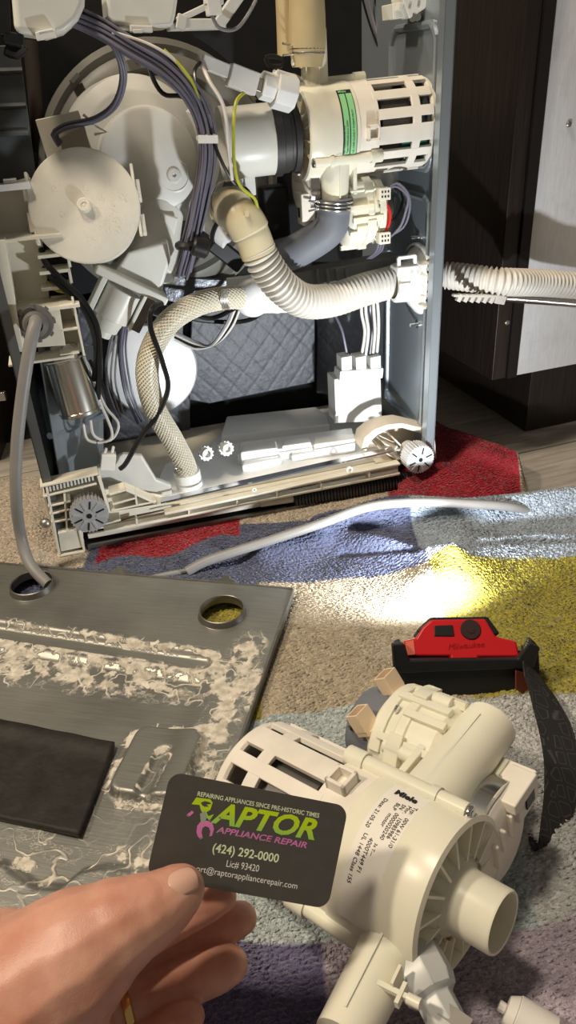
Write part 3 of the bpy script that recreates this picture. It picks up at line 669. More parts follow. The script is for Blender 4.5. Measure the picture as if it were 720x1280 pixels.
    # heater ring body with a steel band, beyond the outlet pipe
    b = B(); hc = Vector((0.052, 0.060, -0.010))
    b.lathe(hc, (1, 0, 0), [(0, -0.012), (0.034, -0.012), (0.036, -0.010), (0.036, 0.016), (0.030, 0.020), (0.012, 0.021), (0, 0.021)], 40, M=M); 
    for k in range(4): b.box(hc + Vector((0.020, -0.016 + k * 0.011, 0.004 + 0.004 * k)), (0.010, 0.003, 0.022), M)
    b.box(hc + Vector((0.008, 0.030, 0.018)), (0.034, 0.030, 0.026), M); b.box(hc + Vector((0.018, 0.022, 0.030)), (0.020, 0.034, 0.010), M)
    make(b, 'heater_cover', beige_motor, bevel=0.0012)
    b = B(); b.lathe(hc, (1, 0, 0), [(0.0365, 0.002), (0.0420, 0.002), (0.0420, 0.015), (0.0365, 0.015)], 48, M=M, closed=True); make(b, 'steel_band', chrome)
    b = B(); b.box(hc + Vector((0.0258, 0.030, 0.020)), (0.0012, 0.012, 0.016), M); make(b, 'black_switch', black_pl)
    # grey temperature sensor beside the inlet
    s0 = Vector((0.066, -0.046, -0.010)); dr = Vector((0.80, -0.42, -0.20)).normalized()
    b = B(); b.lathe(s0, dr, [(0, -0.006), (0.017, -0.006), (0.0185, -0.002), (0.0185, 0.014), (0.0165, 0.020), (0.0120, 0.023), (0.0120, 0.040), (0.0112, 0.042), (0.0085, 0.042), (0.0085, 0.034), (0, 0.034)], 8, M=M)
    b.box(s0 + dr * 0.004 + Vector((0.004, 0, -0.016)), (0.016, 0.02, 0.016), M)
    make(b, 'temperature_sensor', mat('sensor_grey_%d' % len(MATS), (0.50, 0.51, 0.50), 0.3, sss=0.1), bevel=0.0015)
    b = B()
    for k in (-1, 1): b.box(s0 + dr * 0.045 + Vector((0, k * 0.004, k * 0.004)), (0.016, 0.0012, 0.008), M)
    b.box(s0 + dr * 0.043 + Vector((0, 0.004, 0.012)), (0.018, 0.009, 0.001), M)
    make(b, 'terminal_tab', zinc)

# ------------------------------------------------------------------ the dishwasher lying on its back, underside towards the camera
dw = empty('dishwasher', MO, MANG)
tag(dw, 'dishwasher lying on its back with its open underside showing pumps, hoses and wiring', 'dishwasher')
DD = 0.245; ZT = 0.62
def part(b, name, m, parent=None, **k): return b.build(name, m, parent or dw, **k)
# shell
rp_ = part(B().box((MW - 0.0006, DD / 2, ZT / 2), (0.0012, DD, ZT)).box((MW - 0.006, 0.0008, ZT / 2), (0.012, 0.0016, ZT)).box((MW - 0.0115, 0.006, ZT / 2), (0.0012, 0.012, ZT)), 'side_panel', steel_bl)
rp_['label'] = 'blue grey steel side panel'
# embossed frame on the right panel
def wall_pt(px, py):                                       # pixel -> (depth, height) on the right panel
    v = ray(px, py); n = MU; t = (MO + MU * (MW - 0.001) - CAMP).dot(n) / v.dot(n); p = CAMP + v * t - MO
    return p.dot(MN), p.z
b = B()
for (d0, z0, d1, z1, r, w) in ((0.035, 0.055, 0.150, 0.335, 0.02, 0.006), (0.035, 0.365, 0.150, 0.50, 0.02, 0.006)):
    pts = [(MW - 0.0015, p[0], p[1]) for p in rrect(d1 - d0, z1 - z0, r, 6, (d0 + d1) / 2, (z0 + z1) / 2)]
    b.tube(pts, 0.0040, 8, closed=True)
b.tube([(MW - 0.0015, 0.022, 0.03), (MW - 0.0015, 0.022, 0.3), (MW - 0.0015, 0.022, 0.6)], 0.003, 8)
part(b, 'embossed_bead', steel_bl, rp_)
for (px, py) in ((524, 296), (523, 405)):
    d_, z_ = wall_pt(px, py); b = B(); b.cyl((MW - 0.001, d_, z_), (MW - 0.012, d_, z_), 0.0022, n=10).cyl((MW - 0.001, d_, z_), (MW - 0.003, d_, z_), 0.005, n=12); part(b, 'screw', chrome, rp_)
b = B()
for (px, py) in ((555, 50),): 
    d_, z_ = wall_pt(px, py); b.cyl((MW - 0.0008, d_, z_), (MW - 0.0016, d_, z_), 0.004, n=12)
part(b, 'punched_hole', void_mat, rp_)
lp_ = part(B().box((0.0006, DD / 2, ZT / 2), (0.0012, DD, ZT)).box((0.005, 0.0008, ZT / 2), (0.010, 0.0016, ZT)), 'side_panel', steel_dk)
lp_['label'] = 'dark steel side panel'
b = B()
for z_ in (0.32, 0.355, 0.39, 0.425): b.tube([(0.004, 0.10, z_), (0.004, 0.24, z_)], 0.0035, 8)
part(b, 'embossed_bead', steel_dk, lp_)
bk_ = part(B().box((MW / 2, DD + 0.002, ZT / 2), (MW, 0.003, ZT)).box((MW / 2, DD / 2, -0.001), (MW, DD, 0.002)), 'tank_back', void_mat)  # black sheet stands in for the dark void behind the parts
# bitumen insulation mats on the back
def diamond_mat():
    m = bpy.data.materials.new('quilted_bitumen_mat'); m.use_nodes = True; nt = m.node_tree; N = nt.nodes; L = nt.links; bs = N['Principled BSDF']
    bs.inputs['Roughness'].default_value = 0.5; bs.inputs['Specular IOR Level'].default_value = 0.6
    tc = N.new('ShaderNodeTexCoord'); nz = N.new('ShaderNodeTexNoise'); nz.inputs['Scale'].default_value = 130; nz.inputs['Detail'].default_value = 5; L.new(tc.outputs['Object'], nz.inputs['Vector'])
    rp = N.new('ShaderNodeValToRGB'); rp.color_ramp.elements[0].color = (0.040, 0.043, 0.054, 1); rp.color_ramp.elements[1].color = (0.095, 0.10, 0.12, 1); L.new(nz.outputs['Fac'], rp.inputs[0]); L.new(rp.outputs[0], bs.inputs['Base Color'])
    add = None
    for a in (0.7, -0.7):
        mp = N.new('ShaderNodeMapping'); mp.inputs['Rotation'].default_value = (0, a, 0); L.new(tc.outputs['Object'], mp.inputs[0])
        wv = N.new('ShaderNodeTexWave'); wv.bands_direction = 'X'; wv.inputs['Scale'].default_value = 14; wv.inputs['Distortion'].default_value = 0.8; L.new(mp.outputs[0], wv.inputs['Vector'])
        pw = N.new('ShaderNodeMath'); pw.operation = 'POWER'; pw.inputs[1].default_value = 8; L.new(wv.outputs['Fac'], pw.inputs[0])
        if add is None: add = pw
        else:
            s = N.new('ShaderNodeMath'); s.operation = 'ADD'; L.new(add.outputs[0], s.inputs[0]); L.new(pw.outputs[0], s.inputs[1]); add = s
    s = N.new('ShaderNodeMath'); s.operation = 'MULTIPLY_ADD'; s.inputs[1].default_value = -0.35; L.new(add.outputs[0], s.inputs[0]); L.new(nz.outputs['Fac'], s.inputs[2])
    bp = N.new('ShaderNodeBump'); bp.inputs['Strength'].default_value = 0.5; bp.inputs['Distance'].default_value = 0.002; L.new(s.outputs[0], bp.inputs['Height']); L.new(bp.outputs[0], bs.inputs['Normal'])
    return m
dmat = diamond_mat()
def slab_px(pts, d, th, name, m, bevel=0.0, parent=None):
    b = B(); P = [mf(x, y, d) for x, y in pts]; n = len(P)
    vs = P + [p + Vector((0, th, 0)) for p in P]
    b.add(vs, [tuple(range(n)), tuple(range(2 * n - 1, n - 1, -1))] + [(i, n + i, n + (i + 1) % n, (i + 1) % n) for i in range(n)])
    return part(b, name, m, parent, bevel=bevel)
slab_px(((240, 372), (394, 355), (394, 478), (262, 505), (236, 500)), 0.205, 0.004, 'insulation_mat', dmat, 0.002)['label'] = 'quilted blue grey bitumen mat'
slab_px(((396, 340), (470, 340), (478, 500), (396, 492)), 0.22, 0.004, 'insulation_mat', dmat, 0.002)
slab_px(((95, 380), (238, 350), (238, 560), (95, 575)), 0.228, 0.004, 'insulation_mat', dmat, 0.002)
slab_px(((200, 345), (300, 350), (300, 385), (215, 400)), 0.19, 0.004, 'foil_flap', mat('crinkled_dark_foil', (0.08, 0.085, 0.10), 0.3, metal=0.4, bump=0.9, bscale=120), 0.002)
# pale steel/white round cover low on the back
c0 = mf(190, 462, 0.198); s0 = ms(190, 462, 0.198)
b = B(); b.lathe(c0, (0.05, -1, 0.12), [(0, 0.010), (40 * s0, 0.009), (55 * s0, 0.006), (57 * s0, 0.003), (58 * s0, 0), (58 * s0, -0.004)], 64); part(b, 'round_cover', disc_wh)['label'] = 'pale round metal cover'
# inner plate at the lower left
def ml(px, py, d): return mf(px, py, d)
b = B(); P = [ml(48, 432, 0.03), ml(128, 432, 0.13), ml(130, 598, 0.13), ml(82, 640, 0.03)]
b.add(P + [p + Vector((-0.0012, 0.001, 0)) for p in P], [(0, 1, 2, 3), (7, 6, 5, 4), (0, 4, 5, 1), (1, 5, 6, 2), (2, 6, 7, 3), (3, 7, 4, 0)]); part(b, 'inner_plate', steel_bl)
b = B(); b.tube([ml(62, 545, 0.032), ml(130, 520, 0.125)], 0.004, 8); part(b, 'plate_bead', steel_bl)
# dark vertical brown strut behind, upper left
b = B(); b.cyl(ml(38, 50, 0.22), ml(50, 190, 0.22), 0.008, n=12); part(b, 'strut', mat('dull_brown_strut', (0.075, 0.055, 0.042), 0.6))
lin = slab_px(((-30, 58), (24, 56), (46, 225), (-30, 232)), 0.195, 0.003, 'inner_liner', steel_dk, 0.001)
for yy in (88, 132, 166):
    b = B(); b.tube([mf(-30, yy + 2, 0.193), mf(28 + (yy - 88) * 0.1, yy, 0.193)], 0.0032, 8); part(b, 'liner_bead', steel_dk, lin)

# ---- sump: large ring, bowl and caps
c0 = mf(205, 222, 0.215); s0 = ms(205, 222, 0.215); ax = (0.10, -1, 0.10)
b = B(); b.lathe(c0, ax, [(150 * s0, -0.01), (150 * s0, 0.004), (143 * s0, 0.007), (136 * s0, 0.004), (128 * s0, 0.012), (118 * s0, 0.014), (112 * s0, 0.008), (100 * s0, 0.022), (80 * s0, 0.028), (0, 0.030)], 72); part(b, 'sump_rim', grey_ring)
for a in (100, 128, 150, 35, 10):
    a = math.radians(a); p = c0 + Vector((math.cos(a), -0.006, math.sin(a))) * (143 * s0); p.y = c0.y - 0.010
    b = B(); b.box(p, (0.012, 0.010, 0.005), None, (Vector((-math.sin(a), 0, math.cos(a))), Vector((0, 1, 0)), Vector((math.cos(a), 0, math.sin(a)))))
    part(b, 'rim_clip', grey_ring, bevel=0.0008)
c1 = mf(172, 190, 0.15); s1 = ms(172, 190, 0.15)
b = B(); b.lathe(c1, (0.08, -1, 0.06), [(86 * s1, -0.05), (86 * s1, 0.0), (84 * s1, 0.006), (70 * s1, 0.014), (66 * s1, 0.016), (0, 0.018)], 64); part(b, 'sump_bowl', grey_light)
c1b = mf(215, 200, 0.165); s1 = ms(215, 200, 0.165)
b = B(); b.lathe(c1b, (0.10, -1, 0.04), [(72 * s1, -0.04), (72 * s1, 0.0), (68 * s1, 0.012), (55 * s1, 0.022), (0, 0.026)], 64); part(b, 'sump_shoulder', bone)
c2 = mf(187, 201, 0.105); s2 = ms(187, 201, 0.105); ax2 = Vector((0.03, -1, 0.10)).normalized()
b = B(); b.lathe(c2, ax2, [(62 * s2, -0.050), (62 * s2, 0.0), (60 * s2, 0.005), (56 * s2, 0.007), (0, 0.009)], 64)
k0 = mf(217, 219, 0.099)
b.lathe(k0, ax2, [(22 * s2, -0.006), (21 * s2, 0.0020), (18.5 * s2, 0.0030), (16 * s2, 0.0010), (10 * s2, 0.0012), (9 * s2, 0.004), (7.5 * s2, 0.005), (2.5 * s2, 0.0052), (2 * s2, 0.003), (0, 0.003)], 40)
part(b, 'filter_cap', grey_light)
# neck below the cap, with ribs
b = B(); b.cyl(mf(196, 262, 0.12), mf(180, 340, 0.085), 0.030, 0.034, 28); b.box(mf(213, 275, 0.12), (0.012, 0.012, 0.05)); b.box(mf(206, 292, 0.085), (0.020, 0.006, 0.040), None, tuple(Matrix.Rotation(0.4, 3, 'Y').col)); part(b, 'sump_neck', bone, bevel=0.002)
# block under the neck (diverter body)
b = B(); P = [mf(x, y, 0.055) for x, y in ((160, 315), (212, 300), (214, 325), (200, 372), (168, 352), (140, 345))]
n = len(P); b.add(P + [p + Vector((0, 0.05, 0)) for p in P], [tuple(range(n)), tuple(range(2 * n - 1, n - 1, -1))] + [(i, n + i, n + (i + 1) % n, (i + 1) % n) for i in range(n)])
part(b, 'diverter_body', bone, bevel=0.004)
b = B(); d1 = (mf(208, 372, 0.03) - mf(118, 330, 0.03)); ctr = mf(163, 352, 0.055)
b.box(ctr, (d1.length, 0.045, 0.009), None, (d1.normalized(), Vector((0, 1, 0)), d1.normalized().cross(Vector((0, 1, 0))))); part(b, 'diverter_flange', bone, bevel=0.002)
b = B(); dn = (mf(126, 418, 0.05) - mf(158, 352, 0.05)).normalized(); rt = Vector((0, 1, 0)).cross(dn)
p0 = mf(155, 362, 0.05)
b.cyl(p0, p0 + dn * 0.034, 0.019, None, 24); b.cyl(p0 + dn * 0.034, p0 + dn * 0.048, 0.015, 0.013, 20); b.cyl(p0 + dn * 0.048, p0 + dn * 0.056, 0.009, None, 14)
b.box(p0 + dn * 0.018 + rt * 0.024, (0.050, 0.020, 0.006), None, (dn, Vector((0, 1, 0)), rt)); b.box(p0 + dn * 0.014 - rt * 0.022, (0.044, 0.016, 0.004), None, (dn, Vector((0, 1, 0)), rt)); part(b, 'diverter_motor', bone, bevel=0.001)
b = B(); b.box(p0 + dn * 0.016 - rt * 0.030 + Vector((0, 0.012, 0)), (0.040, 0.020, 0.012), None, (dn, Vector((0, 1, 0)), rt)); part(b, 'diverter_coil', stator, bevel=0.001)

# ---- big pebbled round lid in front
c3 = mf(106, 258, 0.028); s3 = ms(106, 258, 0.028); ax3 = Vector((-0.10, -1, 0.32)).normalized()
x3, y3, a3 = frame(ax3)
b = B(); b.lathe(c3, ax3, [(66 * s3, -0.040), (68 * s3, -0.012), (70.5 * s3, 0), (70 * s3, 0.0025), (68 * s3, 0.0035), (0, 0.004)], 72)
b.lathe(c3 + a3 * 0.003, ax3, [(9 * s3, 0), (8.6 * s3, 0.006), (7.6 * s3, 0.0068), (4 * s3, 0.0068), (3.6 * s3, 0.0060), (0, 0.0060)], 24)
lid = part(b, 'round_lid', pebbled); lid['label'] = 'pebbled cream round lid'
for sgn, hgt in ((1, -0.010), (1, 0.018), (-1, -0.02), (-1, 0.012)):
    b = B(); b.box(c3 - x3 * (sgn * 71 * s3) + y3 * hgt - a3 * 0.012, (0.004, 0.018, 0.022), None, (x3, y3, a3)); part(b, 'lid_rib', pebbled, lid, bevel=0.0008)
for q in (-1, 1):
    b = B(); b.box(c3 - x3 * (q * 66 * s3) + y3 * 0.002 - a3 * 0.004, (0.0030, 0.066, 0.012), None, (x3, y3, a3)); part(b, 'lid_rib', pebbled, lid, bevel=0.0008)
b = B(); rnd = random.Random(4)
for k in range(13):
    aa = rnd.uniform(0, 6.28); rr = rnd.uniform(0.25, 0.88) * 66 * s3; q = c3 + x3 * rr * math.cos(aa) + y3 * rr * math.sin(aa) + a3 * 0.0040
    for j in range(16):
        b.sphere(q + x3 * rnd.gauss(0, 0.0026) + y3 * rnd.gauss(0, 0.0026) - a3 * 0.00018, 0.00040, 6)
o = part(b, 'stipple_patches', pebbled, lid); o['kind'] = 'stuff'
# bracket card and clip behind the lid, upper left
slab_px(((44, 150), (98, 138), (116, 190), (62, 208)), 0.075, 0.004, 'clip_card', cream, 0.0008)
b = B(); 
for pts in (((104, 143), (112, 150), (126, 144), (117, 156), (133, 165), (118, 168)),):
    b.tube([mf(x, y, 0.068) for x, y in pts], 0.0016, 6, smooth=False)
part(b, 'wire_clip', white_pl)
slab_px(((74, 172), (106, 158), (114, 190), (82, 206)), 0.069, 0.005, 'clip_block', mat('taupe_plastic', (0.42, 0.36, 0.28), 0.5), 0.001)
# ---- left terminal housing
slab_px(((-6, 232), (38, 222), (48, 300), (-10, 305)), 0.055, 0.006, 'housing_wall', cream, 0.001)
b = B(); P = [mf(x, y, 0.05) for x, y in ((-14, 300), (52, 292), (62, 372), (16, 380))]
b.add(P + [p + Vector((0, 0.008, 0)) for p in P], [(0, 1, 2, 3), (7, 6, 5, 4), (0, 4, 5, 1), (1, 5, 6, 2), (2, 6, 7, 3), (3, 7, 4, 0)]); part(b, 'housing_wall', cream, bevel=0.001)
b = B(); p = mf(20, 297, 0.03); b.box(p + Vector((0.005, 0.012, 0)), (0.075, 0.05, 0.003)); part(b, 'housing_shelf', cream, bevel=0.0006)
b = B(); p = mf(14, 233, 0.035); b.box(p, (0.035, 0.012, 0.006)); b.box(p + Vector((0.0, 0, 0.005)), (0.012, 0.006, 0.004)); part(b, 'housing_latch', white_pl, bevel=0.0006)
# terminal slots
b = B()
for k in range(4):
    p = mf(66 + k * 2, 316 + 20 * k, 0.045); b.box(p, (0.030, 0.03, 0.0035)); b.box(p + Vector((0.014, 0, -0.006)), (0.003, 0.03, 0.014))
part(b, 'terminal_slot', cream, bevel=0.0005)
b = B(); b.box(mf(62, 350, 0.062), (0.045, 0.01, 0.075)); part(b, 'terminal_block', black_pl)
# gland box with two open pockets
b = B(); P = [mf(x, y, 0.012) for x, y in ((20, 388), (74, 384), (82, 432), (22, 436))]
b.add(P + [p + Vector((0, 0.05, 0)) for p in P], [(0, 1, 2, 3), (7, 6, 5, 4), (0, 4, 5, 1), (1, 5, 6, 2), (2, 6, 7, 3), (3, 7, 4, 0)])
s_ = ms(85, 410, 0.012)
for yy in (376, 406, 436):
    p = mf(86, yy, 0.03); b.box(p, (0.020, 0.036, 0.0025))
b.box(mf(97, 404, 0.03), (0.0025, 0.036, 0.060)); b.box(mf(84, 404, 0.046), (0.022, 0.003, 0.060))
b.box(mf(52, 380, 0.036), (0.075, 0.05, 0.004)); b.box(mf(52, 446, 0.025), (0.066, 0.03, 0.003))
gb = part(b, 'gland_box', cream, bevel=0.0008)
g0 = mf(45, 403, 0.010); gdir = Vector((-0.05, -1, 0.05))
b = B(); b.lathe(g0, gdir, [(0.017, -0.002), (0.0175, 0.003), (0.0165, 0.005), (0.0125, 0.005), (0.0115, 0.003), (0.008, 0.002)], 32)
for k in range(8):
    a = k * math.pi / 4; b.box(g0 + Vector((math.cos(a) * 0.0172, -0.002, math.sin(a) * 0.0172)), (0.004, 0.006, 0.004), None, (Vector((math.cos(a), 0, math.sin(a))), Vector((0, 1, 0)), Vector((-math.sin(a), 0, math.cos(a)))))
b.lathe(g0, gdir, [(0.0125, 0.004), (0.0125, 0.010), (0.0105, 0.013), (0.0075, 0.014)], 28); part(b, 'cable_gland', mat('gland_grey', (0.14, 0.135, 0.13), 0.4), gb)
# left edge of the housing running down to the foot
b = B(); P = [mf(x, y, 0.004) for x, y in ((-8, 300), (6, 300), (30, 440), (18, 440))]
b.add(P + [p + Vector((0, 0.02, 0)) for p in P], [(0, 1, 2, 3), (7, 6, 5, 4), (0, 4, 5, 1), (1, 5, 6, 2), (2, 6, 7, 3), (3, 7, 4, 0)]); part(b, 'housing_edge', cream, bevel=0.0008)
# capacitor can
p0, p1 = mf(80, 447, 0.04), mf(101, 516, 0.03); s_ = ms(90, 480, 0.035)
b = B(); L_ = (p1 - p0).length; b.lathe(p0, p1 - p0, [(0, -0.004), (0.006, -0.004), (0.006, 0), (27 * s_, 0), (28 * s_, 0.001), (28 * s_, 0.002), (26.5 * s_, 0.003), (26.5 * s_, L_ - 0.004), (27.5 * s_, L_ - 0.003), (27.5 * s_, L_), (26 * s_, L_ + 0.001), (0, L_ + 0.001)], 48); cpc = part(b, 'capacitor_can', can_metal); cpc['label'] = 'shiny aluminium capacitor can'
b = B(); b.box(mf(80, 438, 0.04), (0.026, 0.012, 0.014)); b.cyl(mf(85, 436, 0.036), mf(85, 436, 0.028), 0.006, n=6); part(b, 'capacitor_nut', chrome, cpc, bevel=0.0006)
# ---- pump in place
sc_ = 0.84
pc_ = mf(373, 170, 0.072)
PMX = Matrix.Translation(pc_) @ Matrix(((-1, 0, 0, 0), (0.06, 0, -1, 0), (-0.03, -1, 0, 0), (0, 0, 0, 1))) @ Matrix.Diagonal((sc_ * 0.89, sc_, sc_, 1)) @ Matrix.Translation((-0.072, 0, 0))
proot = empty('circulation_pump', (0, 0, 0), 0, dw); proot['label'] = 'pale plastic circulation pump with slotted motor cage'
pump_parts(proot, PMX, True, lambda b, n, m, **k: b.build(n, m, proot, **k), 0.080)
def curved_label(name, x0, x1, p0, p1, r, M, m, parent, n=14):
    b = B(); b.arcbox(x0, x1, p0, p1, r - 0.0002, r + 0.00025, n, M); return b.build(name, m, parent)
def on_drum(me_obj, r):
    """wrap a flat mesh (x along the shaft, y round the drum, z out) on a drum of radius r"""
    for v in me_obj.data.vertices:
        p = v.co.y / r; rr = r + v.co.z; v.co = Vector((v.co.x, rr * math.sin(p), rr * math.cos(p)))
def drum_text(name, txt, size, m, parent, M, pos, rot, r=0.0564, **k):
    o = text_mesh(name, txt, size, m, parent, Matrix.Translation((pos[0], pos[1], 0.0003)) @ Matrix.Rotation(rot, 4, 'Z'), **k)
    on_drum(o, r); o.data.transform(M); return o
# green rating label, text running round the drum
curved_label('rating_label', 0.008, 0.028, -0.98, 0.42, 0.0563, PMX, ink, proot)
for xa, xb in ((0.0090, 0.0170), (0.0186, 0.0262)): curved_label('label_field', xa, xb, -0.86, 0.40, 0.0566, PMX, paper_gn, proot)
HP = math.pi / 2
drum_text('label_text', 'Miele', 0.0052, paper_gn, proot, PMX, (0.0265, -0.0505), math.pi, r=0.0568, bold=0.0001)
drum_text('label_text', 'Type MPEH00-62/2 230V', 0.0036, ink, proot, PMX, (0.0206, 0.0215), -HP, r=0.0570)
drum_text('label_text', 'Nr. 10305592 03 130', 0.0036, ink, proot, PMX, (0.0250, 0.0215), -HP, r=0.0570)
drum_text('label_text', 'UL 1448 CLASS F THERM PROT', 0.0036, ink, proot, PMX, (0.0120, 0.0215), -HP, r=0.0570)
# inlet pipe from the sump and rubber sleeve
pa = PMX @ Vector((0.090, 0, 0)); s_ = ms(320, 168, 0.08)
dirx = (PMX.to_3x3() @ Vector((1, 0, 0))).normalized()
b = B(); b.lathe(pa, dirx, [(0.030, -0.012), (0.034, -0.010), (0.0345, -0.004), (0.0325, -0.003), (0.0325, 0.000), (0.0345, 0.001), (0.0345, 0.008), (0.037, 0.009), (0.037, 0.017), (0.030, 0.018)], 48); part(b, 'rubber_sleeve', rubber_bk)
b = B(); b.lathe(pa + dirx * 0.012, dirx, [(0.030, 0), (0.0355, 0), (0.0355, 0.004), (0.0345, 0.006), (0.0345, 0.050), (0.036, 0.054), (0.036, 0.058)], 48); ip = part(b, 'inlet_pipe', bone)
b = B(); b.cyl(mf(296, 238, 0.10), mf(306, 215, 0.10), 0.006, n=12); b.box(mf(310, 225, 0.1), (0.012, 0.02, 0.03)); part(b, 'pipe_stub', grey_light, bevel=0.001)
# sensor plugs on the pump (upper left)
b = B()
def bar(pa, pb, w, h, bb):
    d = (pb - pa); a = d.normalized(); y = Vector((0, 1, 0)); y = (y - a * y.dot(a)).normalized(); z = a.cross(y); bb.box((pa + pb) / 2, (d.length, w, h), None, (a, y, z))
bar(mf(252, 76, 0.035), mf(291, 92, 0.035), 0.012, 0.012, b); bar(mf(286, 93, 0.035), mf(320, 106, 0.035), 0.018, 0.020, b); bar(mf(256, 70, 0.035), mf(264, 88, 0.035), 0.004, 0.004, b)
part(b, 'sensor_plug', white_pl, bevel=0.001)
b = B(); bar(mf(318, 104, 0.035), mf(328, 108, 0.036), 0.012, 0.012, b); part(b, 'plug_terminal', zinc, bevel=0.001)
b = B(); b.cyl(mf(326, 106, 0.036), mf(345, 112, 0.038), 0.013, None, 8); b.cyl(mf(342, 111, 0.038), mf(366, 118, 0.040), 0.0175, None, 8); part(b, 'sensor_body', clear_pl, bevel=0.001)
# tan hose above with spring clip
dh = 0.066
b = B(); b.tube([mf(384, 84, dh), mf(384, 40, dh), mf(383, -30, dh)], lambda t, s: 0.0178 - 0.0025 * math.exp(-(s / 0.012) ** 2) + 0.001 * math.sin(s * 60), 28, 0.003); th = part(b, 'pressure_hose', tan_hose); th['label'] = 'tan rubber hose'
b = B(); b.tube([mf(360, 70, dh + .02), mf(359, 30, dh + .02), mf(357, -30, dh + .02)], 0.011, 16); part(b, 'thin_hose', tan_hose)
def spring_clip(name, c, axis, r, parent=None, wr=0.0011, tail=None):
    x, y, a = frame(axis, (0, -1, 0)); b = B()
    for k in (-1, 0.2, 1.4):
        b.tube([c + a * (0.003 * k) + x * (r * math.cos(t)) + y * (r * math.sin(t)) for t in [i * 2 * math.pi / 24 for i in range(24)]], wr, 7, closed=True)
    t = tail or 0.0
    for k in (-1, 1):
        e = c + (x * math.cos(t) + y * math.sin(t)) * r; b.tube([e + a * 0.004 * k, e + a * 0.005 * k + (x * math.cos(t) + y * math.sin(t)) * 0.012], wr, 7)
    return part(b, name, chrome, parent)
spring_clip('hose_clip', mf(384, 62, dh), mf(384, 30, dh) - mf(384, 80, dh), 0.0172, th, tail=0.3)
b = B(); b.tube([mf(332, 72, dh), mf(340, 70, dh), mf(352, 74, dh), mf(352, 82, dh), mf(336, 82, dh), mf(332, 72, dh)], 0.0022, 8); part(b, 'clip_tail', black_pl)
# grey elbow hose below the pump
dg = 0.062
pe = PMX @ Vector((0.032, 0.074, 0.030)); gp = [pe, PMX @ Vector((0.033, 0.088, 0.030)), PMX @ Vector((0.042, 0.112, 0.028)), mf(374, 312, 0.060), mf(350, 320, 0.08), mf(332, 324, 0.10)]
b = B(); b.tube(gp, lambda t, s: 0.0200 if s < 0.012 else 0.0186, 28, 0.003); gh = part(b, 'elbow_hose', rubber_gr); gh['label'] = 'grey rubber elbow hose'
spring_clip('hose_clip', gp[1].lerp(gp[0], 0.5), gp[1] - gp[0], 0.0208, gh, tail=2.9)
# ---- corrugated drain hose
b = B(); e0 = [mf(284, 268, 0.045), mf(300, 258, 0.030), mf(312, 285, 0.025), mf(326, 318, 0.022)]
b.tube([mf(288, 262, 0.075), mf(292, 264, 0.045), mf(302, 272, 0.028), mf(314, 292, 0.023), mf(324, 318, 0.021)], lambda t, s: (0.021 if t < 0.75 else 0.0192) + (0.0025 if s < 0.004 else 0), 28, 0.002)
p = mf(308, 267, 0.004); b.box(p, (0.004, 0.005, 0.005)); el = part(b, 'hose_elbow', amber_elbow); el['label'] = 'amber plastic elbow'
b = B(); b.tube([mf(288, 254, 0.050) + Vector((0.020 * math.cos(t), 0.006 * math.sin(t), 0.022 * math.sin(t))) for t in [i * 2 * math.pi / 20 for i in range(20)]], 0.0012, 7, closed=True); part(b, 'elbow_ring', chrome, el)
b = B(); b.cyl(mf(250, 262, 0.11), mf(278, 282, 0.085), 0.017, 0.0165, 24); b.sphere(mf(258, 262, 0.105), 0.020, 20); b.cyl(mf(274, 280, 0.088), mf(290, 292, 0.08), 0.019, 0.019, 24); part(b, 'white_elbow', white_pl)
b = B(); b.cyl(mf(277, 283, 0.085), mf(281, 286, 0.082), 0.0195, None, 24); part(b, 'elbow_seal', black_pl)
pitch = 0.0060; hr = 0.0172
ctr_h = [mf(322, 312, 0.021), mf(331, 330, 0.020), mf(352, 358, 0.022), mf(380, 376, 0.030), mf(415, 375, 0.045), mf(455, 362, 0.060), mf(492, 352, 0.075)]
corr = lambda t, s: hr + 0.0022 * math.tanh(2.2 * math.sin(2 * math.pi * s / pitch))
b = B(); b.tube(ctr_h, corr, 28, pitch / 6); dh_ = part(b, 'drain_hose', corr_mat, ang=70); dh_['label'] = 'ribbed grey drain hose'
# bulkhead flange on the right panel
fd, fz = wall_pt(524, 350); FC = Vector((MW, fd, fz))
b = B(); b.lathe(FC, (-1, 0, 0), [(0.040, 0.0), (0.040, 0.003), (0.036, 0.006), (0.030, 0.012), (0.0235, 0.016), (0.0225, 0.034), (0.0195, 0.036), (0.0175, 0.036)], 40)
b.lathe(FC, (-1, 0, 0), [(0.041, 0.001), (0.043, 0.001), (0.043, 0.005), (0.040, 0.006)], 40, arc=(0.8, 2.4))
for k in range(5):
    z = fz + 0.012 + 0.0; 
    b.box((MW - 0.008, fd - 0.030 + k * 0.001, fz - 0.024 + 0.012 * k), (0.010, 0.012, 0.0022))
b.box((MW - 0.028, fd - 0.016, fz + 0.022), (0.026, 0.022, 0.004)); b.box((MW - 0.018, fd - 0.022, fz + 0.024), (0.004, 0.004, 0.022)); b.box((MW - 0.038, fd - 0.022, fz + 0.024), (0.004, 0.004, 0.022)); b.box((MW - 0.028, fd - 0.022, fz + 0.034), (0.022, 0.004, 0.004))
b.box((MW - 0.030, fd - 0.023, fz - 0.002), (0.014, 0.003, 0.014))
part(b, 'bulkhead_flange', white_pl, bevel=0.0008)
b = B()
for k in range(4): b.box((MW - 0.004, fd - 0.037, fz - 0.016 + 0.011 * k), (0.0062, 0.010, 0.0022))
part(b, 'flange_slot', void_mat)
# grey duct piece behind the hose
b = B(); bar(mf(300, 356, 0.095), mf(390, 346, 0.095), 0.02, 0.020, b); bar(mf(385, 345, 0.10), mf(495, 325, 0.10), 0.03, 0.016, b)
for k in range(4): bar(mf(396 + 12 * k, 335, 0.083), mf(399 + 12 * k, 358, 0.083), 0.006, 0.003, b)
part(b, 'grey_duct', mat('mid_grey_plastic', (0.22, 0.22, 0.21), 0.45), bevel=0.002)
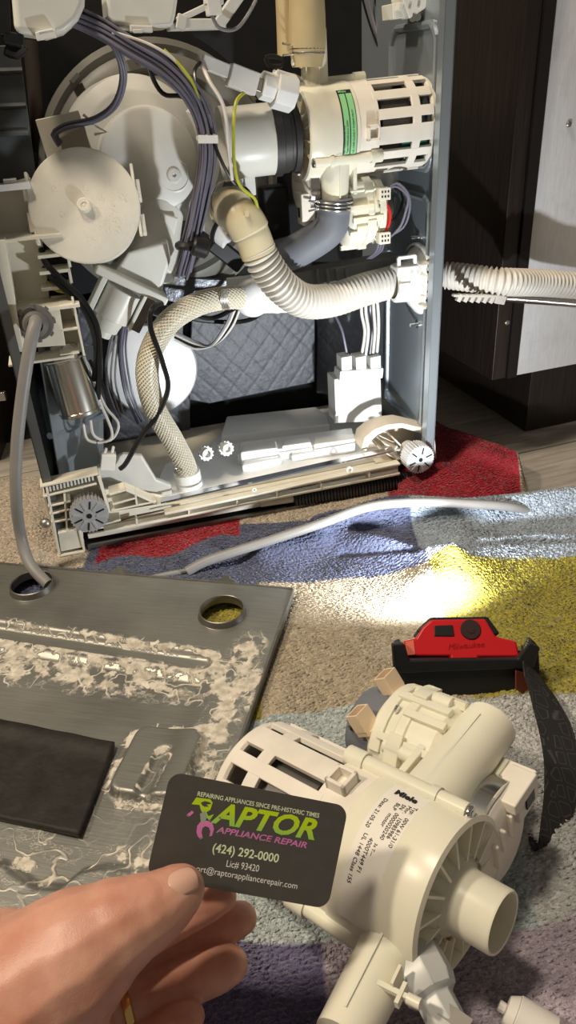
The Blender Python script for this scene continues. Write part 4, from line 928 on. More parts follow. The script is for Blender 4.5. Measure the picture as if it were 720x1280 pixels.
# inlet valve block left of the hose
b = B(); b.cyl(mf(296, 372, 0.065), mf(350, 378, 0.07), 0.013, None, 20); b.sphere(mf(316, 372, 0.062), 0.022, 20, sc=(1, 0.9, 1)); bar(mf(325, 385, 0.07), mf(368, 384, 0.07), 0.02, 0.008, b); b.box(mf(300, 360, 0.075), (0.03, 0.006, 0.026)); part(b, 'inlet_valve', clear_pl, bevel=0.0015)
# ---- braided inlet hose with real braid strands
bp_ = [mf(308, 372, 0.060), mf(278, 373, 0.050), mf(245, 381, 0.042), mf(212, 402, 0.035), mf(190, 436, 0.030), mf(184, 470, 0.028), mf(194, 512, 0.030), mf(216, 550, 0.035), mf(232, 582, 0.040), mf(236, 606, 0.044)]
br = 0.0120
b = B(); b.tube(bp_, br, 22, 0.004); bh = part(b, 'inlet_hose', braid_cl); bh['label'] = 'braided clear inlet hose'
P = spline(bp_, 0.0016); F = path_frames(P); b = B()
for sg in (1, -1):
    for k in range(18):
        pts = [P[i] + (F[i][0] * math.cos(sg * i * 0.125 + 2 * math.pi * k / 18) + F[i][1] * math.sin(sg * i * 0.125 + 2 * math.pi * k / 18)) * (br + 0.0002 + 0.0002 * sg) for i in range(len(P))]
        b.tube(pts, 0.00052, 5, smooth=False)
part(b, 'braid', braid_th, bh)
b = B(); b.pipe(mf(233, 588, 0.042), mf(238, 612, 0.045), 0.0165, 0.0125, 24); b.pipe(mf(237, 606, 0.045), mf(239, 618, 0.046), 0.0185, 0.0125, 24); part(b, 'hose_socket', clear_pl)
b = B(); pth = [mf(222, 596, 0.03), mf(218, 590, 0.028), mf(222, 585, 0.028), mf(228, 588, 0.026)]; b.tube(pth, 0.0011, 7); part(b, 'socket_clip', chrome)
b = B()
for k in range(5): b.tube([mf(278 + k * 2, 361, 0.036), mf(276 + k * 2, 376, 0.034), mf(279 + k * 2, 387, 0.040)], 0.0007, 6)
part(b, 'hose_ferrule', zinc, bh)
# ---- white control module
b = B(); P = [mf(x, y, 0.10) for x, y in ((418, 474), (476, 470), (478, 527), (420, 529))]
b.add(P + [p + Vector((0, 0.03, 0)) for p in P], [(0, 1, 2, 3), (7, 6, 5, 4), (0, 4, 5, 1), (1, 5, 6, 2), (2, 6, 7, 3), (3, 7, 4, 0)])
bar(mf(421, 467, 0.105), mf(475, 463, 0.105), 0.024, 0.014, b); mod = part(b, 'control_module', white_pl, bevel=0.0015)
for x_ in (430, 448, 466):
    b = B(); bar(mf(x_, 443, 0.105), mf(x_ + 0.5, 460, 0.105), 0.02, 0.0145, b); part(b, 'module_plug', white_pl, mod, bevel=0.0008)
b = B(); b.cyl(mf(420, 528, 0.09), mf(420, 519, 0.09), 0.003, n=10); part(b, 'module_screw', chrome, mod)
# ---- base tray, front beam, feet
def poly_slab(pts, d, th, b):
    P = [mf(x, y, d) for x, y in pts]; n = len(P)
    b.add(P + [p + Vector((0, th, 0)) for p in P], [tuple(range(n)), tuple(range(2 * n - 1, n - 1, -1))] + [(i, n + i, n + (i + 1) % n, (i + 1) % n) for i in range(n)])
b = B(); b.box((MW / 2, 0.125, 0.022), (MW - 0.02, 0.215, 0.004)); part(b, 'base_floor', cream)
def tz(px, py, z):                                         # pixel -> machine point at height z
    p = at_z(px, py, z + MO.z) - MO; return Vector((p.dot(MU), p.dot(MN), z))
def deck(pts, z0, z1, b):
    P = [tz(x, y, z1) for x, y in pts]; n = len(P)
    b.add([Vector((p.x, p.y, z0)) for p in P] + P, [tuple(range(n - 1, -1, -1)), tuple(range(n, 2 * n))] + [(i, (i + 1) % n, n + (i + 1) % n, n + i) for i in range(n)])
b = B(); deck(((186, 626), (497, 565), (500, 545), (452, 520), (405, 510), (280, 534), (262, 556), (205, 580)), 0.024, 0.032, b); tr = part(b, 'drip_tray', clear_pl, bevel=0.002); tr['label'] = 'frosted translucent drip tray'
for pts, z0, z1 in ((((296, 568), (300, 552), (440, 534), (444, 550)), 0.030, 0.048), (((275, 546), (283, 520), (395, 508), (410, 520), (412, 530)), 0.030, 0.044), (((302, 582), (308, 563), (350, 557), (352, 573)), 0.031, 0.041),
                    (((364, 570), (366, 555), (395, 550), (440, 548), (441, 558)), 0.031, 0.041), (((392, 556), (393, 546), (443, 541), (444, 549)), 0.034, 0.052), (((300, 566), (303, 556), (345, 550), (347, 560)), 0.034, 0.054), (((352, 558), (354, 549), (388, 545), (389, 553)), 0.034, 0.051)):
    b = B(); deck(pts, z0, z1, b); part(b, 'tray_dome', clear_pl, tr, bevel=0.0025)
def gear(px, py, d, r, nt, b, length, ax=(0, -1, 0.05), rin=0.0):
    c = mf(px, py, d); x, y, a = frame(ax); poly = []
    for k in range(nt * 4):
        rr = r if (k % 4) in (0, 1) else r * (0.86 if nt < 20 else 0.94); t = 2 * math.pi * k / (nt * 4); poly.append((rr * math.cos(t), rr * math.sin(t)))
    M = Matrix(((x.x, y.x, a.x, c.x), (x.y, y.y, a.y, c.y), (x.z, y.z, a.z, c.z), (0, 0, 0, 1)))
    b.prism(poly, 0, length, M); return c, x, y, a, M
for (px, py, d) in ((256, 566, 0.055), (281, 560, 0.055)):
    b = B(); c, x, y, a, M = gear(px, py, d, 0.0095, 12, b, 0.008, (0.1, -1, 0.3)); b.pipe(c + a * 0.006, c + a * 0.014, 0.0062, 0.0044, 16); part(b, 'small_gear', clear_pl)
# front beam: long rail with ribs and the end brackets
b = B()
def rail(p, q, w, h): bar(p, q, w, h, b)
rail(mf(130, 662, 0.0), mf(498, 590, 0.0), 0.012, 0.003); rail(mf(205, 640, 0.0), mf(498, 578, 0.0), 0.012, 0.003)
for (px, y0, y1) in ((170, 645, 656), (235, 634, 642), (295, 622, 630), (345, 610, 619), (400, 601, 609), (460, 588, 596)): rail(mf(px, y0 + 1, 0.0), mf(px + 0.3, y1 - 1, 0.0), 0.012, 0.0022)
P1, P2, P3, P4 = mf(90, 668, 0.012), mf(498, 592, 0.012), mf(498, 577, 0.012), mf(200, 640, 0.012); b.add([P1, P2, P3, P4] + [p + Vector((0, 0.003, 0)) for p in (P1, P2, P3, P4)], [(0, 1, 2, 3), (7, 6, 5, 4), (0, 4, 5, 1), (1, 5, 6, 2), (2, 6, 7, 3), (3, 7, 4, 0)])
b.lathe(mf(436, 586, -0.006), (0, -1, 0), [(0.0022, 0), (0.0042, 0), (0.0042, 0.004), (0.0022, 0.004)], 14, closed=True); b.lathe(mf(317, 611, -0.006), (0, -1, 0), [(0.001, 0), (0.003, 0), (0.003, 0.004), (0.001, 0.004)], 14, closed=True)
rl = part(b, 'front_beam', cream, bevel=0.0007)
b = B(); rail(mf(175, 632, 0.008), mf(498, 560, 0.008), 0.010, 0.0022); part(b, 'metal_strip', chrome)
# left end bracket
b = B()
poly_slab(((50, 606), (118, 586), (122, 592), (124, 612), (150, 612), (215, 622), (205, 632), (128, 655), (96, 668), (104, 686), (72, 690)), 0.014, 0.004, b)
for (p, q, h) in (((50, 604), (122, 588), .0022), ((54, 616), (120, 600), .0022), ((60, 628), (88, 622), .0022), ((62, 638), (86, 632), .0022), ((64, 648), (88, 644), .0022), ((58, 604), (74, 688), .0025), ((72, 690), (105, 684), .0025), ((105, 684), (98, 656), .0025), ((72, 662), (100, 656), .0022),
                  ((122, 590), (136, 636), .003), ((136, 614), (156, 608), .0022), ((156, 608), (192, 624), .0022), ((138, 634), (194, 622), .0022), ((168, 612), (170, 628), .0022), ((140, 626), (168, 618), .0022), ((80, 612), (84, 660), .0022), ((112, 655), (150, 645), .0022), ((136, 636), (200, 626), .002)):
    rail(mf(*p, 0.004), mf(*q, 0.004), 0.020, h)
br_ = part(b, 'end_bracket', cream, bevel=0.0005)
b = B(); poly_slab(((72, 664), (103, 656), (105, 684), (76, 690)), -0.004, 0.006, b); part(b, 'bracket_block', cream, br_, bevel=0.0008)
b = B()
for k in range(14): rail(mf(58 + k * 4.4, 608 - k * 1.15, 0.0), mf(59 + k * 4.4, 614 - k * 1.15, 0.0), 0.006, 0.0022)
part(b, 'comb_rack', grey_light, br_)
def foot(px, py, d, r, nt, m):
    b = B(); c, x, y, a, M = gear(px, py, d, r, nt, b, 0.020, (0.02, -1, 0.02))
    b.cyl(c - a * 0.02, c, r * 0.55, None, 24)
    ft = part(b, 'levelling_foot', m, bevel=0.0005)
    b = B()
    for k in range(6):
        t = k * math.pi / 3 + 0.3; e = x * math.cos(t) + y * math.sin(t); f_ = a.cross(e); b.box(c + a * 0.0202 + e * r * 0.62, (r * 0.45, 0.0016, 0.0012), None, (e, f_, a))
    b.cyl(c + a * 0.0198, c + a * 0.0208, r * 0.14, None, 16); part(b, 'foot_slot', void_mat, ft)
    b = B()
    for k in range(6):
        t = k * math.pi / 3 + 0.3 + math.pi / 6; e = x * math.cos(t) + y * math.sin(t); f_ = a.cross(e); b.box(c + a * 0.0202 + e * r * 0.60, (r * 0.5, 0.0030, 0.0016), None, (e, f_, a))
    part(b, 'foot_rib', m, ft, bevel=0.0004)
foot(110, 635, 0.004, 0.0215, 32, foot_grey)
foot(517, 567, 0.004, 0.0190, 32, mat('pale_grey_foot', (0.55, 0.56, 0.57), 0.4))
# right end bracket with curved hood
b = B(); c = mf(514, 566, 0.03); s_ = ms(514, 566, 0.03)
arcp = [(452, 562), (456, 547), (468, 537), (484, 531), (502, 529), (538, 537), (540, 545), (537, 545), (503, 535), (486, 537), (472, 544), (462, 553), (458, 564)]
poly_slab(arcp, 0.026, 0.030, b); poly_slab(((452, 560), (470, 566), (495, 585), (537, 575), (540, 545), (500, 535), (480, 540)), 0.054, 0.004, b)
for (p, q) in (((470, 556), (494, 572)), ((476, 550), (498, 560)), ((488, 544), (500, 556)), ((466, 574), (500, 568)), ((498, 590), (537, 580)), ((537, 545), (540, 582))): rail(mf(*p, 0.030), mf(*q, 0.030), 0.028, 0.0022)
part(b, 'end_bracket', mat('warm_cream_plastic', (0.70, 0.62, 0.50), 0.45), bevel=0.0008)
# black coil spring below the beam and bottom plate with its brown reflection painted in
sp0, sp1 = mf(366, 622, 0.006), mf(524, 598, 0.006)
b = B(); b.cyl(sp0, sp1, 0.0088, None, 14)
dv = (sp1 - sp0); x, y, a = frame(dv); n = int(dv.length / 0.0042) * 14
b.tube([sp0 + dv * (i / n) + (x * math.cos(2 * math.pi * i / 14) + y * math.sin(2 * math.pi * i / 14)) * 0.0105 for i in range(n)], 0.0016, 6, smooth=False); part(b, 'coil_spring', mat('dark_spring_steel', (0.035, 0.034, 0.033), 0.35, metal=0.3))['label'] = 'black door spring'
b = B(); b.cyl(mf(325, 630, 0.006), sp0, 0.004, 0.006, 12); bar(mf(110, 670, 0.012), mf(330, 629, 0.008), 0.004, 0.006, b); part(b, 'spring_rod', cream, bevel=0.0006)
slab_px(((75, 690), (64, 645), (538, 582), (541, 598)), 0.034, 0.003, 'bottom_plate', brown_plate)  # its brown colour holds the reflection seen below the beam
b = B(); bar(mf(110, 684, 0.001), mf(520, 605, 0.001), 0.004, 0.006, b); part(b, 'bottom_edge', rim_m)
b = B()
for (p, q) in (((120, 665), (165, 656)), ((150, 678), (190, 668)), ((200, 655), (230, 648))): bar(mf(*p, 0.03), mf(*q, 0.03), 0.004, 0.008, b)
part(b, 'plate_slot', void_mat)
b = B(); b.sphere(mf(57, 654, 0.0), 0.006, 12); b.cyl(mf(50, 652, 0.0), mf(62, 654, 0.0), 0.0035, None, 10); part(b, 'hinge_bolt', zinc)
# floor plates beside the tray: pale cowl with dark opening
b = B(); poly_slab(((120, 586), (155, 568), (178, 570), (196, 600), (214, 606), (216, 620), (190, 622), (150, 606), (122, 600)), 0.03, 0.01, b); part(b, 'pale_cowl', grey_light, bevel=0.003)
b = B(); bar(mf(134, 585, 0.02), mf(136, 566, 0.02), 0.014, 0.016, b); bar(mf(130, 568, 0.02), mf(133, 560, 0.02), 0.004, 0.003, b); bar(mf(140, 566, 0.02), mf(142, 558, 0.02), 0.004, 0.003, b); part(b, 'level_switch', bone, bevel=0.0008)

# ---- parts at the top edge
b = B(); P = [mf(x, y, 0.01) for x, y in ((12, -30), (108, -30), (106, 8), (98, 26), (82, 40), (60, 47), (18, 41))]
n = len(P); b.add(P + [p + Vector((0, 0.06, 0)) for p in P], [tuple(range(n)), tuple(range(2 * n - 1, n - 1, -1))] + [(i, n + i, n + (i + 1) % n, (i + 1) % n) for i in range(n)])
part(b, 'motor_cover', bone, bevel=0.006, seg=4)['label'] = 'rounded pale cover'
b = B(); bar(mf(45, 46, 0.008), mf(70, 42, 0.008), 0.01, 0.006, b); bar(mf(48, 42, 0.005), mf(67, 38, 0.005), 0.004, 0.003, b); part(b, 'cover_latch', white_pl, bevel=0.0006)
b = B(); bar(mf(4, -20, 0.03), mf(6, 46, 0.03), 0.03, 0.012, b); bar(mf(4, 46, 0.03), mf(30, 52, 0.03), 0.03, 0.010, b); b.tube([mf(6, 60, 0.05), mf(20, 66, 0.05), mf(30, 56, 0.05)], 0.006, 10); part(b, 'cover_bracket', black_pl, bevel=0.002)
b = B(); P = [mf(x, y, 0.015) for x, y in ((130, -30), (226, -30), (220, 20), (216, 34), (175, 36), (142, 32), (134, 20))]
n = len(P); b.add(P + [p + Vector((0, 0.05, 0)) for p in P], [tuple(range(n)), tuple(range(2 * n - 1, n - 1, -1))] + [(i, n + i, n + (i + 1) % n, (i + 1) % n) for i in range(n)])
part(b, 'dispenser_box', bone, bevel=0.004, seg=3)['label'] = 'white moulded box'
b = B(); bar(mf(162, 36, 0.016), mf(190, 37, 0.016), 0.012, 0.005, b); bar(mf(166, 39, 0.012), mf(178, 39, 0.012), 0.006, 0.003, b); bar(mf(210, 34, 0.03), mf(280, 32, 0.03), 0.02, 0.006, b); part(b, 'box_latch', grey_light, bevel=0.0008)
b = B(); bar(mf(220, 26, 0.02), mf(258, 8, 0.02), 0.010, 0.005, b); bar(mf(222, 30, 0.02), mf(268, 30, 0.02), 0.01, 0.008, b); bar(mf(272, 32, 0.02), mf(300, -8, 0.02), 0.010, 0.010, b); bar(mf(220, 26, 0.02), mf(232, 30, 0.02), 0.012, 0.012, b); part(b, 'support_arm', grey_light, bevel=0.001)
b = B(); bar(mf(258, 10, 0.0), mf(275, 8, 0.0), 0.014, 0.012, b); bar(mf(266, -20, 0.0), mf(267, 6, 0.0), 0.012, 0.016, b); part(b, 'wire_plug', white_pl, bevel=0.0008)
b = B(); bar(mf(484, 16, 0.09), mf(556, 4, 0.09), 0.03, 0.014, b); bar(mf(500, 12, 0.08), mf(530, -8, 0.08), 0.03, 0.02, b); part(b, 'upper_bracket', bone, bevel=0.001)
for k in range(5):
    b = B(); bar(mf(498 + 11 * k, 14 - 2 * k, 0.070), mf(500 + 11 * k, 4 - 2 * k, 0.070), 0.01, 0.004, b); part(b, 'bracket_tooth', bone, bevel=0.0005)
b = B(); b.cyl(mf(516, 22, 0.08), mf(516, 22, 0.065), 0.004, None, 8); b.cyl(mf(522, 21, 0.08), mf(522, 21, 0.07), 0.004, None, 8); part(b, 'bracket_bolt', chrome)

# ---- wiring
def wire(name, pts, m, r=0.0016, n=7, label=None):
    b = B(); b.tube([mf(*p) if len(p) == 3 and not isinstance(p, Vector) else p for p in pts], r, n, 0.004); o = part(b, name, m)
    if label: o['label'] = label
    return o
def bundle(name, pts, m, count, spread, r, seed=1, group=None):
    rnd = random.Random(seed); P = spline([mf(*p) for p in pts], 0.010); F = path_frames(P)
    offs = []
    for k in range(count):
        q = math.sqrt((k + 0.5) / count) * spread; t = k * 2.399 + seed; offs.append((q * math.cos(t), q * math.sin(t), rnd.uniform(0, 6)))
    for ox, oy, ph in offs:
        b = B(); b.tube([P[i] + F[i][0] * (ox * (1 + 0.25 * math.sin(i * 0.35 + ph))) + F[i][1] * (oy * (1 + 0.25 * math.cos(i * 0.3 + ph))) for i in range(len(P))], r, 7, 0.005)
        part(b, name, m)
main = ((55, 8, 0.04), (100, 24, 0.03), (132, 38, 0.02), (165, 58, 0.012), (205, 82, 0.008), (235, 112, 0.008), (253, 150, 0.010), (258, 195, 0.014), (250, 250, 0.020), (238, 310, 0.030), (230, 340, 0.05))
bundle('harness_wire', main, wire_vio, 18, 0.0088, 0.0015, 3)
bundle('branch_wire', ((130, 40, 0.018), (145, 62, 0.02), (154, 95, 0.03), (145, 130, 0.045), (120, 150, 0.06), (85, 158, 0.062), (68, 168, 0.062), (74, 180, 0.066)), wire_vio, 5, 0.0032, 0.0014, 7)
wire('black_cable', ((185, 75, 0.02), (192, 100, 0.03), (205, 118, 0.03), (225, 120, 0.02), (240, 128, 0.02), (252, 160, 0.03)), black_wire, 0.0022)
wire('white_cable', ((140, 40, 0.012), (185, 55, 0.006), (218, 75, 0.004), (238, 102, 0.006)), wire_wh, 0.0015)
wire('earth_cable', ((205, 62, 0.008), (228, 85, 0.002), (243, 108, 0.002), (252, 140, 0.01)), wire_yg, 0.0014)
wire('black_cable', ((250, 78, 0.03), (243, 92, 0.018), (252, 130, 0.006), (272, 190, 0.006), (292, 228, 0.014), (308, 236, 0.02), (318, 252, 0.02)), black_wire, 0.0017)
wire('white_cable', ((253, 82, 0.028), (262, 102, 0.014), (280, 135, 0.006), (286, 190, 0.006), (290, 225, 0.012)), wire_wh, 0.0019)
wire('earth_cable', ((305, 116, 0.03), (295, 128, 0.02), (292, 160, 0.012), (293, 205, 0.010), (300, 232, 0.012), (318, 248, 0.016), (322, 262, 0.018)), wire_yg, 0.0017, label='yellow green earth cable')
wire('grey_cable', ((262, 8, 0.0), (266, 22, -0.004), (276, 36, 0.0), (298, 34, 0.01), (318, 4, 0.02), (322, -12, 0.02)), wire_gr, 0.0016)
b = B(); b.tube([mf(258, 172, 0.012) + Vector((0.0085 * math.cos(t), -0.0085 * math.sin(t), 0.001 * math.sin(t))) for t in [i * math.pi / 10 for i in range(20)]], 0.0016, 7, closed=True, flat=1.6); bar(mf(248, 174, 0.004), mf(272, 174, 0.004), 0.004, 0.007, b); part(b, 'cable_tie', white_pl)
b = B(); b.tube([mf(236, 306, 0.030) + Vector((0.0105 * math.cos(t), -0.0105 * math.sin(t), 0.001 * math.sin(t))) for t in [i * math.pi / 10 for i in range(20)]], 0.0045, 8, closed=True); b.cyl(mf(240, 306, 0.018), mf(260, 312, 0.018), 0.010, None, 16, ch=0.002); part(b, 'harness_clamp', black_pl)
# thick black leads on the left
wire('power_lead', ((52, 312, 0.05), (58, 330, 0.035), (80, 352, 0.025), (105, 378, 0.022), (122, 412, 0.022), (124, 460, 0.03), (122, 498, 0.04)), black_wire, 0.0034)
wire('power_lead', ((56, 335, 0.05), (66, 348, 0.035), (88, 368, 0.026), (108, 392, 0.024), (120, 430, 0.026), (118, 475, 0.04)), black_wire, 0.0034)
wire('earth_cable', ((60, 354, 0.05), (72, 362, 0.04), (88, 364, 0.04)), wire_yg, 0.003)
wire('white_cable', ((106, 448, 0.05), (124, 500, 0.04), (140, 540, 0.03), (132, 552, 0.03), (110, 550, 0.03), (104, 530, 0.03)), wire_wh, 0.0017)
wire('white_cable', ((108, 452, 0.055), (130, 505, 0.045), (148, 530, 0.035), (138, 550, 0.035), (118, 545, 0.03), (113, 525, 0.03)), wire_wh, 0.0017)
wire('black_cable', ((112, 450, 0.06), (128, 480, 0.05), (138, 520, 0.045), (134, 548, 0.035), (120, 553, 0.03)), black_wire, 0.0020)
bundle('harness_wire', ((158, 400, 0.10), (152, 440, 0.12), (160, 490, 0.13), (176, 528, 0.12)), wire_vio, 4, 0.006, 0.0014, 11)
bundle('grey_cable', ((148, 400, 0.10), (140, 440, 0.12), (138, 480, 0.13), (150, 520, 0.14)), wire_gr, 4, 0.007, 0.0013, 5)
wire('float_lead', ((305, 378, 0.05), (262, 398, 0.10), (215, 380, 0.05), (192, 384, 0.02), (188, 408, 0.012), (203, 452, 0.010), (210, 485, 0.014), (196, 520, 0.02), (176, 546, 0.02), (158, 578, 0.018), (150, 586, 0.02)), black_wire, 0.0030)
wire('black_cable', ((212, 390, 0.11), (250, 400, 0.12), (300, 402, 0.12), (325, 392, 0.10), (328, 372, 0.09)), black_wire, 0.0028)
for k, (m, dx) in enumerate(((wire_wh, 0), (black_wire, 3), (wire_wh, 6), (wire_gr, 9))):
    wire('valve_lead', ((300 - dx, 385, 0.09), (290 - dx, 408, 0.10), (272 - dx, 428 + dx * .4, 0.12), (245, 436 - dx, 0.14), (218, 424 - dx, 0.15)), m, 0.0016)
for k, (m, dx) in enumerate(((wire_wh, 0), (wire_wh, 5), (black_wire, 10), (wire_wh, 14), (wire_wh, 19))):
    wire('module_lead', ((452 + dx * 1.0, 372, 0.10), (452 + dx * 1.1, 392, 0.10), (456 + dx * 0.9, 415, 0.105), (452 + dx, 444, 0.105)), m, 0.0020)
wire('harness_wire', ((420, 396, 0.12), (428, 415, 0.11), (434, 444, 0.105)), wire_vio, 0.0016)
# loops at the drain pump
for k, (a, bq) in enumerate(((0, 0), (4, 3))):
    wire('pump_lead', ((484, 236, 0.034), (496, 229 + a, 0.028), (510, 242 + a, 0.022), (512 - a, 262, 0.022), (504 - a, 284, 0.026), (484, 296 + bq, 0.034)), wire_vio, 0.0014)
wire('pump_lead', ((480, 250, 0.032), (487, 262, 0.028), (487, 278, 0.028), (481, 290, 0.032)), wire_rd, 0.0016, label='red wire')
wire('pump_lead', ((478, 250, 0.033), (483, 262, 0.030), (483, 278, 0.030), (478, 290, 0.033)), wire_rd, 0.0014)
for k in range(3): wire('pump_lead', ((474 + 3 * k, 302, 0.034), (470 + 3 * k, 314, 0.05), (458 + 2 * k, 324, 0.08)), wire_vio, 0.0013)
for (px, py) in ((479, 242), (479, 297)):
    b = B(); q = mf(px, py, 0.030); b.box(q, (0.013, 0.012, 0.012)); 
    pl = part(b, 'pump_plug', cream, bevel=0.0006)
    b = B()
    for i in range(3):
        for j in range(2): b.box(q + Vector((-0.0035 + 0.0035 * i, -0.0061, -0.0022 + 0.0048 * j)), (0.0018, 0.0006, 0.0022))
    part(b, 'plug_opening', void_mat, pl)
for k in range(4): wire('ceiling_wire', ((448 + 9 * k, -20, 0.20), (462 + 6 * k, 30, 0.20), (478 + 2 * k, 70, 0.19), (490, 92, 0.18)), wire_gr if k % 2 else black_wire, 0.0013)
b = B(); b.sphere(mf(330, 280, 0.12), 0.02, 14, sc=(1.2, 1, 0.9)); bar(mf(262, 300, 0.10), mf(300, 330, 0.10), 0.03, 0.02, b); bar(mf(340, 232, 0.12), mf(345, 300, 0.12), 0.03, 0.03, b); bar(mf(350, 95, 0.13), mf(352, 200, 0.13), 0.02, 0.02, b); part(b, 'rear_bracket', black_pl, bevel=0.003)

# ---- hose and cable outside the machine
E1 = MO + MU * MW + MN * fd + Vector((0, 0, fz))
o1 = Vector((MW + 0.004, fd, fz))
def cabz(px, py, off):                                     # world point `off` metres in front of the cabinet's white side
    v = ray(px, py); n = Vector((math.sin(FA), -math.cos(FA), 0)); t = ((Vector((0.309, 0.959, 0)) - CAMP).dot(n) + off) / v.dot(n); return CAMP + v * t
iM = Matrix.Rotation(-MANG, 3, 'Z')
loc = lambda w: iM @ (w - MO)
ho = [o1, o1 + Vector((0.03, 0, 0.001)), loc(cabz(625, 352, 0.06)), loc(cabz(680, 354, 0.05)), loc(cabz(760, 360, 0.045))]
b = B(); b.tube(ho, lambda t, s: 0.84 * corr(t, s), 28, pitch / 6); o = part(b, 'drain_hose', corr_mat, ang=70); o['label'] = 'ribbed grey drain hose outside the panel'
# hose comb clip and flexible steel conduit
b = B()
for k in range(7):
    w = loc(cabz(574 + 8 * k, 372 + 0.4 * k, 0.062)); b.box(w, (0.0055, 0.006, 0.009), None, tuple(Matrix.Rotation(0.5, 3, 'Y').col))
bar(loc(cabz(566, 369, 0.062)), loc(cabz(628, 370, 0.062)), 0.006, 0.003, b); bar(loc(cabz(618, 373, 0.062)), loc(cabz(630, 375, 0.062)), 0.008, 0.010, b)
part(b, 'hose_comb', corr_mat, bevel=0.0008)
fp = [cabz(626, 371, 0.03), cabz(670, 374, 0.03), cabz(760, 382, 0.03)]
b = B(); b.tube(fp, lambda t, s: 0.0058 + 0.0009 * math.sin(2 * math.pi * s / 0.0036), 16, 0.0006); fo = b.build('steel_conduit', chrome, None, ang=80)
tag(fo, 'thin corrugated steel conduit under the drain hose by white cabinet side', 'conduit')

# grey mains cable: gland -> over the left edge -> through the panel hole -> out to the right
wl = lambda v: MO + Matrix.Rotation(MANG, 3, 'Z') @ v
h1w = PO + PA * H1[0] + PB * H1[1] + Vector((0, 0, PZ))
cp = [wl(g0 + Vector((0, 0.01, 0))), wl(mf(44, 404, -0.008)), wl(mf(36, 440, -0.020)), wl(mf(27, 500, -0.028)), wl(mf(21, 560, -0.034)), wl(mf(20, 620, -0.040)), at_z(26, 670, 0.060), at_z(38, 706, 0.034), Vector((h1w.x + 0.016, h1w.y + 0.003, 0.022))]
b = B(); b.tube(cp, 0.0062, 18, 0.004)
c2p = [at_z(234, 714, 0.012), at_z(262, 700, 0.020), at_z(330, 678, 0.030), at_z(400, 655, 0.040), at_z(460, 634, 0.046), at_z(520, 628, 0.045), at_z(590, 630, 0.038), at_z(640, 634, 0.030), at_z(672, 642, 0.012)]
b.tube(c2p, 0.0054, 18, 0.004)
# the run hidden below the loose panel
b.tube([Vector((h1w.x + 0.012, h1w.y + 0.005, 0.016)), Vector((h1w.x + 0.06, h1w.y + 0.0, 0.009)), at_z(190, 722, 0.009), at_z(236, 713, 0.011)], 0.0030, 12, 0.004)
cord = b.build('power_cord', cord_gr); tag(cord, 'grey power cord from dishwasher through panel hole and across the towel', 'cord')
# ------------------------------------------------------------------ loose pump on the towel
axp = Vector((0.753, -0.698, 0.165)).normalized(); yp = Vector((0, 0, 1)).cross(axp).normalized(); zp = axp.cross(yp)
_r = math.radians(2); yp, zp = yp * math.cos(_r) + zp * math.sin(_r), zp * math.cos(_r) - yp * math.sin(_r)
PCW = at_z(516, 1090, 0.074)
PS = Matrix(((axp.x, yp.x, zp.x, PCW.x), (axp.y, yp.y, zp.y, PCW.y), (axp.z, yp.z, zp.z, PCW.z), (0, 0, 0, 1))) @ Matrix.Scale(0.86, 4) @ Matrix.Translation((-0.036, 0, 0))
sp_root = empty('circulation_pump'); sp_root.location = (PCW.x, PCW.y, 0.010)
tag(sp_root, 'ivory circulation pump with white printed label lying on the towel beside the card', 'pump')
SPI = Matrix.Translation((-PCW.x, -PCW.y, -0.010))
PSL = SPI @ PS
pump_parts(sp_root, PSL, False, lambda b, n, m, **k: b.build(n, m, sp_root, **k), 0.122)
curved_label('rating_label', 0.017, 0.046, -1.42, 0.36, 0.0564, PSL, paper_wh, sp_root)['label'] = 'white printed rating label'
RL = 0.0567
def lt(t, size, x, y, **k): drum_text('label_text', t, size, ink, sp_root, PSL, (x, y), -HP, r=RL, **k)
drum_text('label_text', 'Miele', 0.0068, ink, sp_root, PSL, (0.0218, 0.0115), 0.0, r=RL, bold=0.00028, sx=1.15)
for i, (t, x) in enumerate((('Typ:   00W 61-31/0', 0.0400), ('Mnr.   10985986', 0.0362), ('SN   0000020240', 0.0324), ('BLP   motor', 0.0286), ('Date: 21.05.20', 0.0196))): lt(t, 0.0040, x, 0.0085 - 0.001 * i)
lt('3a T---', 0.0030, 0.0310, -0.0250); lt('4000T449 F1', 0.0042, 0.0262, -0.0235); lt('UL 1448 Class 155', 0.0042, 0.0214, -0.0225)
# white cable plug lying in front of the sensor
b = B(); q0 = at_z(632, 1262, 0.034); q1 = at_z(690, 1300, 0.030); b.cyl(q0, q0.lerp(q1, 0.2), 0.0075, 0.0105, 20); b.cyl(q0.lerp(q1, 0.2), q1, 0.0110, 0.0120, 20); b.cyl(q0 - (q1 - q0).normalized() * 0.004, q0, 0.003, None, 10)
cpz = b.build('sensor_plug', wire_wh, sp_root, bevel=0.0006); cpz.data.transform(SPI)

# ------------------------------------------------------------------ headlamp
HLP = at_z(572, 822, 0.040); hl = empty('headlamp', (HLP.x, HLP.y, 0.010)); HI = Matrix.Translation((-HLP.x, -HLP.y, -0.010))
tag(hl, 'red and black headlamp lit on the towel facing the dishwasher', 'headlamp')
def on_plane(px, py, p0, n):
    v = ray(px, py); return CAMP + v * ((p0 - CAMP).dot(n) / v.dot(n))
def plate(pts, p0, n, th, b, shift=0.0):
    n = Vector(n).normalized(); P = [on_plane(x, y, p0 + n * shift, n) for x, y in pts]; k = len(P); Q = [p - n * th for p in P]
    b.add(P + Q, [tuple(range(k)), tuple(range(2 * k - 1, k - 1, -1))] + [(i, k + i, k + (i + 1) % k, (i + 1) % k) for i in range(k)])
def hpart(b, name, m, parent=None, **k):
    b.v = [tuple(HI @ Vector(v)) for v in b.v]; return b.build(name, m, parent or hl, **k)
red_pl = mat('red_glossy_plastic', (0.56, 0.012, 0.018), 0.32, var=0.05, bump=0.02)
